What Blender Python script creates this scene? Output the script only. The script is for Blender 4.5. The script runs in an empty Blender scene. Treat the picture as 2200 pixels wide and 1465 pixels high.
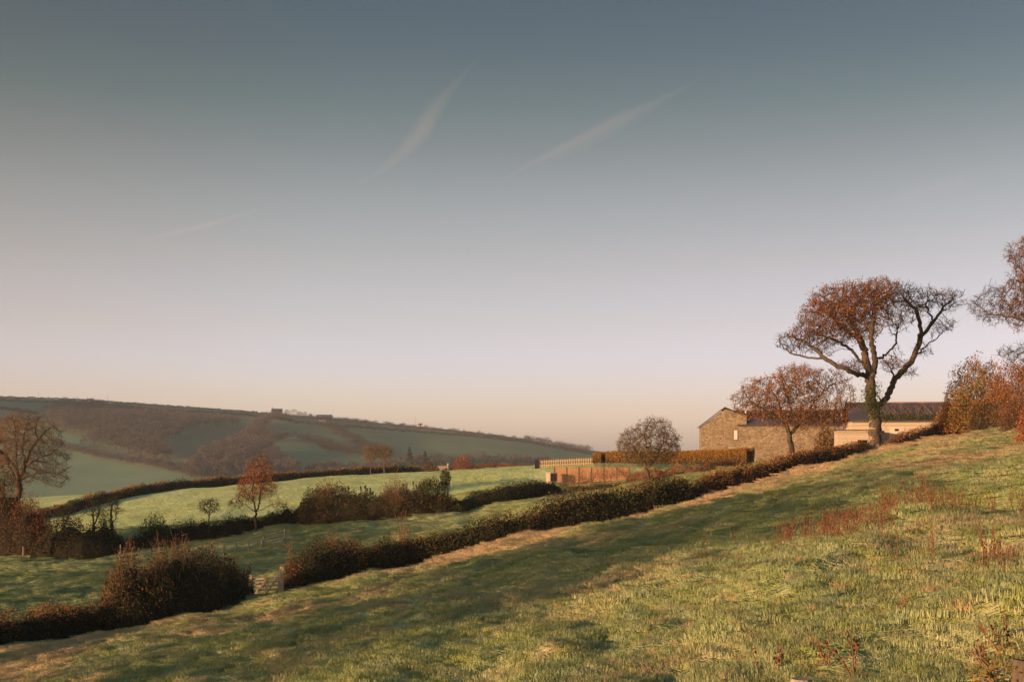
import bpy, math, random
import numpy as np
from mathutils import Vector, Matrix

random.seed(7)
RNG = np.random.default_rng(11)
F, CX, HY = 2650.0, 1100.0, 980.0          # pixels per unit tangent; the eye is at the origin
SUN_EL, SUN_AZ = math.radians(6.5), math.radians(-124)   # azimuth from +Y towards +X
SUN = np.array([math.sin(SUN_AZ)*math.cos(SUN_EL), math.cos(SUN_AZ)*math.cos(SUN_EL), math.sin(SUN_EL)])

sc = bpy.context.scene
COL = sc.collection

# ------------------------------------------------------------------ noise
def _hash(ix, iy, seed):
    h = (ix.astype(np.int64)*374761393 + iy.astype(np.int64)*668265263 + seed*1442695041) & 0xFFFFFFFF
    h = ((h ^ (h >> 13))*1274126177) & 0xFFFFFFFF
    return ((h ^ (h >> 16)) & 0xFFFF)/65535.0
def noise2(x, y, seed=0):
    x = np.asarray(x, float); y = np.asarray(y, float)
    ix = np.floor(x); iy = np.floor(y); fx = x-ix; fy = y-iy
    def g(dx, dy):
        a = _hash(ix+dx, iy+dy, seed)*2*np.pi
        return np.cos(a)*(fx-dx)+np.sin(a)*(fy-dy)
    u = fx*fx*fx*(fx*(fx*6-15)+10); v = fy*fy*fy*(fy*(fy*6-15)+10)
    return ((g(0,0)*(1-u)+g(1,0)*u)*(1-v)+(g(0,1)*(1-u)+g(1,1)*u)*v)*1.4
def sstep(a, b, x):
    t = np.clip((np.asarray(x, float)-a)/(b-a), 0, 1); return t*t*(3-2*t)

# ------------------------------------------------------------------ terrain height
def px3(x, y, D): return np.array([(x-CX)/F*D, D, (HY-y)/F*D])
ctrl = []
for X, Y in [(0,0),(-6,6),(6,6),(0,9),(-24,14),(24,14),(-30,24),(36,30),(0,-25),(-25,-20),(25,-20)]:
    ctrl.append((X, Y, -1.7+.21*X-.04*Y))
HEDGE1 = [(0,1402,54),(150,1370,57),(300,1342,59),(443,1320,62),(575,1284,66),(707,1254,69),(825,1225,71),(950,1190,73),(1061,1168,74.5),(1150,1151,75.5),(1253,1133,77),(1379,1105,79),
          (1480,1078,81),(1581,1052,83.5),(1682,1025,87),(1796,994,92),(1874,970,97),(1909,961,98),(2030,944,101),(2150,925,105)]
for p in HEDGE1:                    # the near field runs evenly from the camera's feet down and across to its hedge
    a = px3(*p)
    for t in (.3, .55, .8): ctrl.append((a[0]*t, a[1]*t, -1.7+(a[2]+1.7)*t))
_hx, _hd = [h[0] for h in HEDGE1], [h[2] for h in HEDGE1]
def hd(x): return float(np.interp(x, [-200]+_hx, [49]+_hd))
for p in HEDGE1+[(100,1200,100),(300,1190,102),(450,1164,106),(620,1130,108),(860,1115,105),(1000,1105,106),(1090,1085,110),(1210,1058,115),
          (560,1202,85),(50,1268,70),(200,1240,84),(1300,1072,97),(1400,1036,112),(1250,1043,122),(1500,1020,118),(1600,1007,122),(1195,1036,126),(1160,1004,150),
          (1290,1004,142),(1550,1002,140),(1610,1004,128),(1780,987,128),(1900,954,120),(2020,942,118),(2040,936,102),(2200,915,110),
          (120,1108,165),(300,1060,185),(520,1041,200),(700,1023,212),(940,1015,225),(1150,1004,190),(300,1130,120),(620,1108,125),(900,1050,140),(1100,1033,142),(450,1088,140),(20,1170,120)]:
    ctrl.append(tuple(px3(*p)))
ctrl += [(-70,20,-11.5),(-60,80,-9.8),(-120,50,-12),(-120,200,-9),(-200,100,-14),(70,20,13),(90,110,12),(140,60,22),(0,-70,1.2),(-80,-60,-10),(80,-60,17),
         (-85,232,-7.5),(-40,238,-4.5),(-14,240,-3.4),(15,235,-2.2),(60,200,1.5),(90,240,4),(60,150,1.2)]
ctrl = np.array(ctrl)
_S = 100.0
def _tpsk(r2): return np.where(r2 > 1e-12, .5*r2*np.log(np.maximum(r2, 1e-12)), 0)
_cp = ctrl[:, :2]/_S
_n = len(_cp)
_K = _tpsk(((_cp[:, None]-_cp[None])**2).sum(-1)) + np.eye(_n)*2e-3
_P = np.c_[np.ones(_n), _cp]
_A = np.block([[_K, _P], [_P.T, np.zeros((3, 3))]])
_w = np.linalg.solve(_A, np.r_[ctrl[:, 2], 0, 0, 0])
def _near(X, Y):
    out = np.empty(X.shape)
    for i in range(0, X.size, 20000):
        x = X[i:i+20000]/_S; y = Y[i:i+20000]/_S
        x = np.clip(x, -3, 3); y = np.clip(y, -2, 3)
        k = _tpsk((x[:, None]-_cp[:, 0])**2+(y[:, None]-_cp[:, 1])**2)
        out[i:i+20000] = k@_w[:_n]+_w[_n]+_w[_n+1]*x+_w[_n+2]*y
    return np.clip(out, -16, 40)
CREST = [(-900,835),(-400,842),(0,853),(150,858),(350,871),(580,888),(720,898),(850,912),(1000,926),(1150,946),(1270,969),(1500,985),(2200,1000),(3000,1000)]
_cx = np.array([(c[0]-CX)/F for c in CREST]); _cs = np.array([(HY-c[1])/F for c in CREST])
YC = 1250.0
def _far(X, Y):
    u = X/np.maximum(Y, 1)
    s = sum(np.interp(u+o, _cx, _cs) for o in (-.02, -.007, .007, .02))/4
    zc = s*YC
    v = (Y-520)/(YC-520)
    f = np.clip(v, 0, 1); f = .55*f+.45*(1-(1-f)**2)
    z = -46+(zc+46)*f
    z = z + noise2(X/170, Y/170, 3)*5*np.clip(v*4, 0, 1)*np.clip((1-v)*3, 0, 1)
    z = np.where(v > 1, zc-.07*(Y-YC), z)
    return np.maximum(z, -60)
def base_h(X, Y):
    X = np.atleast_1d(np.asarray(X, float)); Y = np.atleast_1d(np.asarray(Y, float))
    w = sstep(236, 420, np.hypot(X*.6, Y)*np.sign(Y))
    z = np.zeros(X.shape)
    m = w < 1
    if m.any(): z[m] += _near(X[m], Y[m])*(1-w[m])
    m = w > 0
    if m.any(): z[m] += _far(X[m], Y[m])*w[m]
    # unseen hill added left of the valley to keep sun off the far slope
    r = np.hypot((X+830)/340, (Y-800)/620)
    z = z + 120*np.where(r < 1, (1+np.cos(np.pi*np.minimum(r, 1)))/2, 0)
    return z
def bumps(X, Y):
    r = np.hypot(X, Y)
    k = sstep(0, 5, r)*(1-sstep(180, 300, r))
    tr = noise2(X*.16+Y*.05, Y*.13-X*.03, 21)
    n = .38*np.abs(tr)**.8*np.sign(tr)+.26*noise2(X*.42, Y*.34, 22)
    c = noise2(X*1.05, Y*.9, 23); n += .15*np.maximum(c, -.12)*1.2
    n += .055*noise2(X*2.3, Y*1.9, 24)
    n += .22*noise2(X*.055, Y*.05, 25)
    far = 1-.62*sstep(95, 150, r)
    return n*k*far
def H(X, Y):
    X = np.atleast_1d(np.asarray(X, float)); Y = np.atleast_1d(np.asarray(Y, float))
    return base_h(X, Y)+bumps(X, Y)
def hz(x, y): return float(H(x, y)[0])
def at(x, D):                       # ground point under photo column x at distance D
    X = (x-CX)/F*D; return Vector((X, D, hz(X, D)))
def hit(xs, ys, d0, d1, n=260):     # where the sight line through (x, y) meets the ground
    xs = np.atleast_1d(np.asarray(xs, float)); ys = np.atleast_1d(np.asarray(ys, float))
    D = np.geomspace(d0, d1, n)
    u = (xs-CX)/F; s = (HY-ys)/F
    XX = u[:, None]*D; YY = np.broadcast_to(D, XX.shape)
    g = base_h(XX.ravel(), YY.ravel()).reshape(XX.shape)-s[:, None]*D
    ok = g > 0
    i = np.where(ok.any(1), ok.argmax(1), np.argmax(g, 1))
    i = np.clip(i, 1, n-1); r = np.arange(len(xs))
    a, b = g[r, i-1], g[r, i]
    t = np.where(b > a, np.clip(-a/np.where(b-a == 0, 1, b-a), 0, 1), 0)
    d = D[i-1]+(D[i]-D[i-1])*t
    X = u*d
    return np.c_[X, d, base_h(X, d)]

# ------------------------------------------------------------------ object helpers
def np_mesh(name, verts, faces):
    me = bpy.data.meshes.new(name)
    verts = np.asarray(verts, np.float32); 
    me.vertices.add(len(verts)); me.vertices.foreach_set('co', verts.ravel())
    if isinstance(faces, np.ndarray): groups = [faces]
    else: groups = faces
    groups = [g for g in groups if len(g)]
    tot = sum(g.size for g in groups); nf = sum(len(g) for g in groups)
    me.loops.add(tot); me.polygons.add(nf)
    me.loops.foreach_set('vertex_index', np.concatenate([g.ravel() for g in groups]).astype(np.int32))
    sizes = np.concatenate([np.full(len(g), g.shape[1]) for g in groups])
    st = np.r_[0, np.cumsum(sizes)[:-1]]
    me.polygons.foreach_set('loop_start', st.astype(np.int32))
    me.update(calc_edges=True); me.validate()
    return me
def link(name, me, m, parent=None, smooth=False):
    o = bpy.data.objects.new(name, me); COL.objects.link(o)
    if m: me.materials.append(m)
    if parent: o.parent = parent
    if smooth: me.polygons.foreach_set('use_smooth', np.ones(len(me.polygons), bool))
    return o
def tag(o, label=None, cat=None, group=None, kind=None):
    if label: o['label'] = label
    if cat: o['category'] = cat
    if group: o['group'] = group
    if kind: o['kind'] = kind
    return o
def thing(name, label, cat, loc=(0,0,0), rz=0, group=None):
    o = bpy.data.objects.new(name, None); COL.objects.link(o)
    o.location = loc; o.rotation_euler = (0, 0, rz); o.empty_display_size = .3
    return tag(o, label, cat, group)
def dup(root, loc, rz=0, scale=None, label=None, group=None):
    r = root.copy(); COL.objects.link(r); r.location = loc; r.rotation_euler = (0, 0, rz)
    if scale is not None: r.scale = (scale,)*3 if not hasattr(scale, '__len__') else scale
    if label: r['label'] = label
    if group: r['group'] = group
    for ch in list(root.children):
        c = ch.copy(); COL.objects.link(c); c.parent = r
        for g in list(ch.children):
            d = g.copy(); COL.objects.link(d); d.parent = c
    return r
class MB:
    def __init__(s): s.v = []; s.f = []
    def quad(s, *p):
        n = len(s.v); s.v += [tuple(q) for q in p]; s.f.append(tuple(range(n, n+len(p))))
    def box(s, x0, x1, y0, y1, z0, z1):
        n = len(s.v)
        s.v += [(x0,y0,z0),(x1,y0,z0),(x1,y1,z0),(x0,y1,z0),(x0,y0,z1),(x1,y0,z1),(x1,y1,z1),(x0,y1,z1)]
        s.f += [tuple(n+i for i in q) for q in ((0,3,2,1),(4,5,6,7),(0,1,5,4),(1,2,6,5),(2,3,7,6),(3,0,4,7))]
    def prism(s, prof, y0, y1):       # profile in (x, z) from y0 to y1
        n = len(s.v); k = len(prof)
        s.v += [(x, y0, z) for x, z in prof]+[(x, y1, z) for x, z in prof]
        s.f.append(tuple(range(n, n+k))); s.f.append(tuple(range(n+2*k-1, n+k-1, -1)))
        for i in range(k): j = (i+1) % k; s.f.append((n+j, n+i, n+k+i, n+k+j))
    def bar(s, a, b, w, d=None):      # square bar from a to b
        a = Vector(a); b = Vector(b); d = d or w
        t = (b-a).normalized(); up = Vector((0,0,1)) if abs(t.z) < .9 else Vector((0,1,0))
        u = t.cross(up).normalized()*(w/2); v = u.cross(t).normalized()*(d/2)
        n = len(s.v)
        for p in (a, b):
            for i, j in ((-1,-1),(1,-1),(1,1),(-1,1)): s.v.append(tuple(p+u*i+v*j))
        s.f += [tuple(n+i for i in q) for q in ((0,1,2,3),(7,6,5,4),(0,4,5,1),(1,5,6,2),(2,6,7,3),(3,7,4,0))]
    def tube(s, pts, rad, k=8):
        pts = [Vector(p) for p in pts]; n = len(s.v)
        for i, p in enumerate(pts):
            t = (pts[min(i+1, len(pts)-1)]-pts[max(i-1, 0)]).normalized()
            ref = Vector((0,0,1)) if abs(t.z) < .9 else Vector((1,0,0))
            u = t.cross(ref).normalized(); v = t.cross(u)
            r = rad[i] if hasattr(rad, '__len__') else rad
            for j in range(k):
                a = 2*math.pi*j/k; s.v.append(tuple(p+u*(r*math.cos(a))+v*(r*math.sin(a))))
        for i in range(len(pts)-1):
            for j in range(k):
                q = (j+1) % k
                s.f.append((n+i*k+j, n+i*k+q, n+(i+1)*k+q, n+(i+1)*k+j))
        s.f.append(tuple(n+j for j in range(k-1, -1, -1))); s.f.append(tuple(n+(len(pts)-1)*k+j for j in range(k)))
    def build(s, name, m, parent=None, smooth=False):
        me = bpy.data.meshes.new(name); me.from_pydata(s.v, [], s.f); me.update()
        import bmesh
        bm = bmesh.new(); bm.from_mesh(me); bmesh.ops.recalc_face_normals(bm, faces=bm.faces); bm.to_mesh(me); bm.free()
        return link(name, me, m, parent, smooth)

def rand_dirs(n, rng=RNG):
    v = rng.normal(size=(n, 3)); return v/np.linalg.norm(v, axis=1, keepdims=True)
def leaf_quads(c, size, rng=RNG, up=None, aspect=.62):
    """diamond shaped leaves, one small quad each"""
    n = len(c)
    if n == 0: return np.zeros((0, 3)), np.zeros((0, 4), int)
    a = rand_dirs(n, rng)
    if up is not None: a = a+np.array([0, 0, up]); a /= np.linalg.norm(a, axis=1, keepdims=True)
    b = np.cross(a, rand_dirs(n, rng)); b /= np.maximum(np.linalg.norm(b, axis=1, keepdims=True), 1e-6)
    s = np.asarray(size)*rng.uniform(.6, 1.35, n); s = s[:, None]
    v = np.stack([c-a*s*.5, c+b*s*aspect*.5, c+a*s*.5, c-b*s*aspect*.5], 1).reshape(-1, 3)
    return v, np.arange(4*n).reshape(n, 4)
def strands(p0, p1, r0, r1, bend=.1, rings=4, rng=RNG, sides=3):
    """thin tapered stems from p0 to p1"""
    n = len(p0)
    d = p1-p0; L = np.linalg.norm(d, axis=1, keepdims=True); t = d/np.maximum(L, 1e-6)
    u = np.cross(t, rand_dirs(n, rng)); u /= np.maximum(np.linalg.norm(u, axis=1, keepdims=True), 1e-6); w = np.cross(t, u)
    off = rand_dirs(n, rng)*L*bend; off2 = rand_dirs(n, rng)*L*bend*.5
    vs = []
    for i in range(rings):
        k = i/(rings-1)
        c = p0+d*k+off*math.sin(math.pi*k)+off2*math.sin(2*math.pi*k)
        r = (np.asarray(r0)*(1-k)+np.asarray(r1)*k); r = np.broadcast_to(r, (n,))[:, None]
        for j in range(sides):
            a = 2*math.pi*j/sides; vs.append(c+u*r*math.cos(a)+w*r*math.sin(a))
    V = np.stack(vs, 1)                                   # n, rings*sides, 3
    loc = []
    for i in range(rings-1):
        for j in range(sides):
            q = (j+1) % sides; loc.append((i*sides+j, i*sides+q, (i+1)*sides+q, (i+1)*sides+j))
    loc = np.array(loc); m = rings*sides
    Fc = (loc[None]+(np.arange(n)*m)[:, None, None]).reshape(-1, 4)
    return V.reshape(-1, 3), Fc
def merge(*vf):
    V = []; Fs = []; o = 0
    for v, f in vf:
        V.append(v); Fs.append(f+o); o += len(v)
    return np.concatenate(V), np.concatenate(Fs)

# ------------------------------------------------------------------ materials
def mat(name):
    m = bpy.data.materials.new(name); m.use_nodes = True
    nt = m.node_tree; nt.nodes.clear()
    o = nt.nodes.new('ShaderNodeOutputMaterial')
    return m, nt, o
def N(nt, t, **k):
    n = nt.nodes.new(t)
    for a, b in k.items():
        if a == 'inp':
            for i, v in b.items():
                if isinstance(v, bpy.types.NodeSocket): nt.links.new(v, n.inputs[i])
                else: n.inputs[i].default_value = v
        else: setattr(n, a, b)
    return n
def ramp(nt, fac, stops, interp='LINEAR'):
    r = nt.nodes.new('ShaderNodeValToRGB'); r.color_ramp.interpolation = interp
    e = r.color_ramp.elements
    while len(e) < len(stops): e.new(.5)
    for q, (p, c) in zip(e, stops):
        q.position = p; q.color = (*c, 1) if len(c) == 3 else c
    if fac is not None: nt.links.new(fac, r.inputs[0])
    return r.outputs[0]
def mixc(nt, f, a, b, mode='MIX'):
    m = nt.nodes.new('ShaderNodeMix'); m.data_type = 'RGBA'; m.blend_type = mode
    for i, v in ((0, f), (6, a), (7, b)):
        if isinstance(v, bpy.types.NodeSocket): nt.links.new(v, m.inputs[i])
        else: m.inputs[i].default_value = v if i == 0 or len(v) == 4 else (*v, 1)
    return m.outputs[2]
def math_(nt, op, a, b=None, c=None, clamp=False):
    m = nt.nodes.new('ShaderNodeMath'); m.operation = op; m.use_clamp = clamp
    for i, v in enumerate((a, b, c)):
        if v is None: continue
        if isinstance(v, bpy.types.NodeSocket): nt.links.new(v, m.inputs[i])
        else: m.inputs[i].default_value = v
    return m.outputs[0]
def noise_n(nt, vec, scale, detail=3, rough=.55, sx=None):
    if sx is not None:
        mp = N(nt, 'ShaderNodeMapping', inp={0: vec}); mp.inputs['Scale'].default_value = sx; vec = mp.outputs[0]
    n = N(nt, 'ShaderNodeTexNoise', inp={'Vector': vec, 'Scale': scale, 'Detail': detail, 'Roughness': rough})
    return n.outputs[0]
def remap(nt, v, a, b):
    m = N(nt, 'ShaderNodeMapRange', inp={0: v, 1: a, 2: b}); m.clamp = True; m.interpolation_type = 'SMOOTHSTEP'; return m.outputs[0]

def leafmat(name, cols, transl=.35, rough=1.0):
    m, nt, o = mat(name)
    g = N(nt, 'ShaderNodeNewGeometry')
    k = len(cols)
    c = ramp(nt, g.outputs['Random Per Island'], [(i/(k-1), cc) for i, cc in enumerate(cols)])
    d = N(nt, 'ShaderNodeBsdfDiffuse', inp={0: c}); t = N(nt, 'ShaderNodeBsdfTranslucent', inp={0: c})
    x = N(nt, 'ShaderNodeMixShader', inp={0: transl, 1: d.outputs[0], 2: t.outputs[0]})
    nt.links.new(x.outputs[0], o.inputs[0]); return m
def barkmat(name, a, b, scale=6):
    m, nt, o = mat(name)
    g = N(nt, 'ShaderNodeNewGeometry')
    n = noise_n(nt, g.outputs['Position'], scale, 4, .65, (1, 1, .3))
    c = ramp(nt, n, [(.3, a), (.7, b)])
    bp = N(nt, 'ShaderNodeBump', inp={'Strength': .7, 'Distance': .06, 'Height': n})
    p = N(nt, 'ShaderNodeBsdfPrincipled', inp={'Base Color': c, 'Roughness': .95, 'Normal': bp.outputs[0]})
    p.inputs['Specular IOR Level'].default_value = .1
    nt.links.new(p.outputs[0], o.inputs[0]); return m
def plain(name, a, b, scale=5, rough=.9, spec=.2, sx=None, bump=0.0, metallic=0):
    m, nt, o = mat(name)
    tc = N(nt, 'ShaderNodeTexCoord')
    n = noise_n(nt, tc.outputs['Object'], scale, 4, .6, sx)
    c = ramp(nt, n, [(.3, a), (.7, b)])
    p = N(nt, 'ShaderNodeBsdfPrincipled', inp={'Base Color': c, 'Roughness': rough, 'Metallic': metallic})
    p.inputs['Specular IOR Level'].default_value = spec
    if bump:
        bp = N(nt, 'ShaderNodeBump', inp={'Strength': bump, 'Distance': .03, 'Height': n}); nt.links.new(bp.outputs[0], p.inputs['Normal'])
    nt.links.new(p.outputs[0], o.inputs[0]); return m

def grass_color(nt, fine=True):
    """colour of the pasture by place: green sward under frost, straw coloured dead grass in drifts"""
    pos = N(nt, 'ShaderNodeNewGeometry').outputs['Position']
    xy = N(nt, 'ShaderNodeMapping', inp={0: pos}); xy.inputs['Scale'].default_value = (1, 1, 0); xy = xy.outputs[0]
    n1 = noise_n(nt, xy, .085, 4, .6, (1, .8, 1)); n2 = noise_n(nt, xy, .45, 4, .65); n3 = noise_n(nt, xy, 2.2, 3, .6)
    d = N(nt, 'ShaderNodeVectorMath', operation='DOT_PRODUCT', inp={0: xy, 1: (.66, -.75, 0)}).outputs['Value']
    d = math_(nt, 'ADD', d, 55.8)                         # metres in front of the near hedge
    strip = math_(nt, 'MULTIPLY', remap(nt, d, -2.5, -.5), math_(nt, 'SUBTRACT', 1, remap(nt, d, 5, 16)))
    sx_ = N(nt, 'ShaderNodeSeparateXYZ', inp={0: xy}).outputs[0]
    strip = math_(nt, 'MULTIPLY', strip, remap(nt, sx_, -11, -4))
    infield = remap(nt, d, 0, 1)
    t = math_(nt, 'ADD', math_(nt, 'MULTIPLY', n1, .75), math_(nt, 'MULTIPLY', n2, .45))
    t = math_(nt, 'ADD', t, math_(nt, 'MULTIPLY', n3, .16))
    t = math_(nt, 'ADD', t, math_(nt, 'MULTIPLY', strip, .27))
    t = math_(nt, 'SUBTRACT', t, math_(nt, 'MULTIPLY', math_(nt, 'SUBTRACT', 1, infield), .19))
    t = math_(nt, 'ADD', t, math_(nt, 'MULTIPLY', math_(nt, 'SUBTRACT', 1, remap(nt, d, 18, 46)), .07))
    dry = remap(nt, t, .68, .88)
    green = ramp(nt, n2, [(.25, (.18, .235, .06)), (.5, (.29, .325, .095)), (.75, (.40, .415, .14))])
    frost = remap(nt, math_(nt, 'ADD', n3, math_(nt, 'MULTIPLY', n1, .5)), .55, 1.0)
    green = mixc(nt, math_(nt, 'MULTIPLY', frost, .45), green, (.50, .57, .39))
    straw = ramp(nt, n3, [(.3, (.42, .29, .145)), (.7, (.65, .48, .265))])
    return mixc(nt, dry, green, straw), n3, n2
def m_ground():
    m, nt, o = mat('pasture_ground')
    c, n3, n2 = grass_color(nt)
    a = N(nt, 'ShaderNodeAttribute', attribute_name='tint', attribute_type='GEOMETRY')
    th = N(nt, 'ShaderNodeAttribute', attribute_name='shaded_thatch', attribute_type='GEOMETRY').outputs['Fac']
    c = mixc(nt, th, c, mixc(nt, 1, c, (.62, .60, .55), 'MULTIPLY'))  # thatch under the blades, their shade multiplied into its colour
    c = mixc(nt, a.outputs['Alpha'], c, a.outputs['Color'])
    pos = N(nt, 'ShaderNodeNewGeometry').outputs['Position']
    h = noise_n(nt, pos, 1.6, 5, .7)
    bp = N(nt, 'ShaderNodeBump', inp={'Strength': .8, 'Distance': .5, 'Height': h})
    d = N(nt, 'ShaderNodeBsdfDiffuse', inp={0: c, 'Normal': bp.outputs[0]})
    nt.links.new(d.outputs[0], o.inputs[0]); return m
def m_blade(name, tan=0.0, tint=(1, 1, 1)):
    m, nt, o = mat(name)
    c, n3, n2 = grass_color(nt)
    g = N(nt, 'ShaderNodeNewGeometry')
    if tan: c = mixc(nt, tan, c, (.58, .41, .21))
    v = math_(nt, 'ADD', math_(nt, 'MULTIPLY', g.outputs['Random Per Island'], .4), .78)
    c = mixc(nt, 1, c, N(nt, 'ShaderNodeCombineColor', inp={0: v, 1: v, 2: v}).outputs[0], 'MULTIPLY')
    gn = N(nt, 'ShaderNodeAttribute', attribute_name='slope_normal', attribute_type='INSTANCER').outputs['Vector']
    sc_ = N(nt, 'ShaderNodeVectorMath', operation='SCALE', inp={0: gn}); sc_.inputs['Scale'].default_value = 2.2
    ad = N(nt, 'ShaderNodeVectorMath', operation='ADD', inp={0: sc_.outputs[0], 1: g.outputs['Normal']})
    nn = N(nt, 'ShaderNodeVectorMath', operation='NORMALIZE', inp={0: ad.outputs[0]}).outputs[0]
    d = N(nt, 'ShaderNodeBsdfDiffuse', inp={0: c, 'Normal': nn}); t = N(nt, 'ShaderNodeBsdfTranslucent', inp={0: c})
    x = N(nt, 'ShaderNodeMixShader', inp={0: .25, 1: d.outputs[0], 2: t.outputs[0]})
    nt.links.new(x.outputs[0], o.inputs[0]); return m

def m_stone():
    m, nt, o = mat('rubble_stone')
    tc = N(nt, 'ShaderNodeTexCoord').outputs['Object']
    mp = N(nt, 'ShaderNodeMapping', inp={0: tc}); mp.inputs['Scale'].default_value = (3.8, 3.8, 6.5)
    wob = noise_n(nt, tc, 2.5, 2)
    va = N(nt, 'ShaderNodeVectorMath', operation='ADD', inp={0: mp.outputs[0]}); nt.links.new(wob, va.inputs[1])
    vo = N(nt, 'ShaderNodeTexVoronoi', inp={'Vector': va.outputs[0], 'Scale': 1.0})
    ve = N(nt, 'ShaderNodeTexVoronoi', feature='DISTANCE_TO_EDGE', inp={'Vector': va.outputs[0], 'Scale': 1.0})
    sep = N(nt, 'ShaderNodeSeparateColor', inp={0: vo.outputs['Color']})
    c = ramp(nt, sep.outputs[0], [(0, (.125, .095, .058)), (.5, (.22, .172, .105)), (1, (.32, .255, .165))])
    mort = remap(nt, ve.outputs[0], .02, .09)
    c = mixc(nt, mort, (.24, .18, .11), c)
    st = noise_n(nt, tc, .6, 4, .6)
    c = mixc(nt, remap(nt, st, .35, .7), mixc(nt, .35, c, (.14, .10, .06)), c)
    bp = N(nt, 'ShaderNodeBump', inp={'Strength': .8, 'Distance': .05, 'Height': mort})
    p = N(nt, 'ShaderNodeBsdfPrincipled', inp={'Base Color': c, 'Roughness': .95, 'Normal': bp.outputs[0]})
    p.inputs['Specular IOR Level'].default_value = .1
    nt.links.new(p.outputs[0], o.inputs[0]); return m
def m_slate(name, a, b, c3):
    m, nt, o = mat(name)
    tc = N(nt, 'ShaderNodeTexCoord').outputs['Object']
    br = N(nt, 'ShaderNodeTexBrick', inp={'Vector': tc, 'Scale': 3.2, 'Mortar Size': .02, 'Color1': (*a, 1), 'Color2': (*b, 1), 'Mortar': (.02, .018, .018, 1)})
    n = noise_n(nt, tc, .9, 4, .65)
    c = mixc(nt, remap(nt, n, .45, .7), br.outputs[0], c3)
    p = N(nt, 'ShaderNodeBsdfPrincipled', inp={'Base Color': c, 'Roughness': .7})
    nt.links.new(p.outputs[0], o.inputs[0]); return m
def m_boards(name, a, b, pitch=.18):
    m, nt, o = mat(name)
    tc = N(nt, 'ShaderNodeTexCoord').outputs['Object']
    s = N(nt, 'ShaderNodeSeparateXYZ', inp={0: tc})
    fr = math_(nt, 'FRACT', math_(nt, 'DIVIDE', s.outputs[2], pitch))
    fl = math_(nt, 'FLOOR', math_(nt, 'DIVIDE', s.outputs[2], pitch))
    w = N(nt, 'ShaderNodeTexWhiteNoise', noise_dimensions='1D', inp={'W': fl})
    n = noise_n(nt, tc, 2.5, 4, .6, (1, 1, 6))
    c = ramp(nt, math_(nt, 'ADD', math_(nt, 'MULTIPLY', w.outputs[0], .5), math_(nt, 'MULTIPLY', n, .5)), [(.25, a), (.75, b)])
    gap = remap(nt, fr, .02, .1)
    c = mixc(nt, gap, (a[0]*.35, a[1]*.35, a[2]*.35), c)
    p = N(nt, 'ShaderNodeBsdfPrincipled', inp={'Base Color': c, 'Roughness': .85})
    nt.links.new(p.outputs[0], o.inputs[0]); return m

M = {}
M['ground'] = m_ground(); M['blade'] = m_blade('grass_blade'); M['straw'] = m_blade('straw_blade', .75)
M['stone'] = m_stone(); M['slate'] = m_slate('roof_slate', (.032,.028,.032), (.05,.038,.038), (.085,.045,.03))
M['slate_rust'] = m_slate('rusty_roof_slate', (.11,.055,.04), (.15,.07,.045), (.19,.08,.04))
M['boards'] = m_boards('pale_boards', (.25,.20,.13), (.40,.32,.22))
M['panel'] = plain('hurdle_panel', (.15,.075,.037), (.30,.165,.082), 9, .9, .1, (1, 1, 3), .6)
M['picket'] = plain('picket_wood', (.24,.165,.08), (.36,.26,.135), 4)
M['gatewood'] = plain('gate_wood', (.40,.27,.16), (.58,.42,.27), 6)
M['postwood'] = plain('post_wood', (.16,.12,.08), (.30,.235,.165), 14, .95, .1, (1, 1, .25), .6)
M['darkpost'] = plain('dark_post_wood', (.06,.045,.03), (.13,.095,.065), 14, .95, .1, (1, 1, .25), .6)
M['wire'] = plain('fence_wire', (.16,.15,.14), (.25,.24,.22), 4, .5, .4)
M['metal'] = plain('galvanised_metal', (.10,.10,.105), (.17,.17,.175), 4, .6, .3)
M['dark'] = plain('dark_opening', (.012,.01,.01), (.02,.017,.015), 2)
M['glass'] = plain('pale_window_pane', (.45,.37,.30), (.6,.5,.4), 1, .25, .5)
M['frame'] = plain('window_frame', (.10,.07,.05), (.15,.11,.08), 4)
M['flue'] = plain('flue_metal', (.6,.56,.52), (.75,.7,.66), 2, .4, .5)
M['render'] = plain('farm_render', (.40,.30,.22), (.55,.44,.34), .6)
M['farslate'] = plain('far_roof', (.06,.055,.06), (.09,.08,.085), .5)
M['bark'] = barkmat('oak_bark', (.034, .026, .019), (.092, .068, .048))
M['palebark'] = barkmat('pale_bark', (.12,.095,.07), (.27,.22,.165))
M['twig'] = barkmat('oak_twig', (.028, .02, .015), (.062, .043, .03))
M['bark2'] = barkmat('brown_bark', (.085,.055,.03), (.18,.12,.07))
M['core'] = barkmat('hedge_inner_shade', (.012,.010,.006), (.026,.021,.013))  # near-black paints in the shade among the hedge stems
M['ivybark'] = barkmat('ivy_bark', (.035,.04,.02), (.09,.08,.05))
M['deadstem'] = barkmat('dead_stem', (.10,.06,.035), (.24,.145,.08))
M['darktwig'] = barkmat('dark_twig', (.05,.035,.025), (.12,.08,.055))
M['oakleaf'] = leafmat('rust_oak_leaf', [(.13,.048,.018), (.25, .09, .026), (.35, .135, .04), (.22, .10, .038)])
M['amberleaf'] = leafmat('amber_leaf', [(.20,.085,.028), (.31,.135,.045), (.38,.18,.062), (.24,.115,.045)])
M['orangeleaf'] = leafmat('orange_leaf', [(.34,.10,.03), (.45,.15,.045), (.36,.16,.05)])
M['oliveleaf'] = leafmat('olive_leaf', [(.12,.10,.028), (.20,.15,.04), (.26,.17,.05), (.10,.085,.03)])
M['hedgeleaf'] = leafmat('hedge_leaf', [(.018,.026,.009), (.034,.045,.014), (.06,.062,.022), (.05,.032,.016), (.09,.072,.026)], .25)
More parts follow.
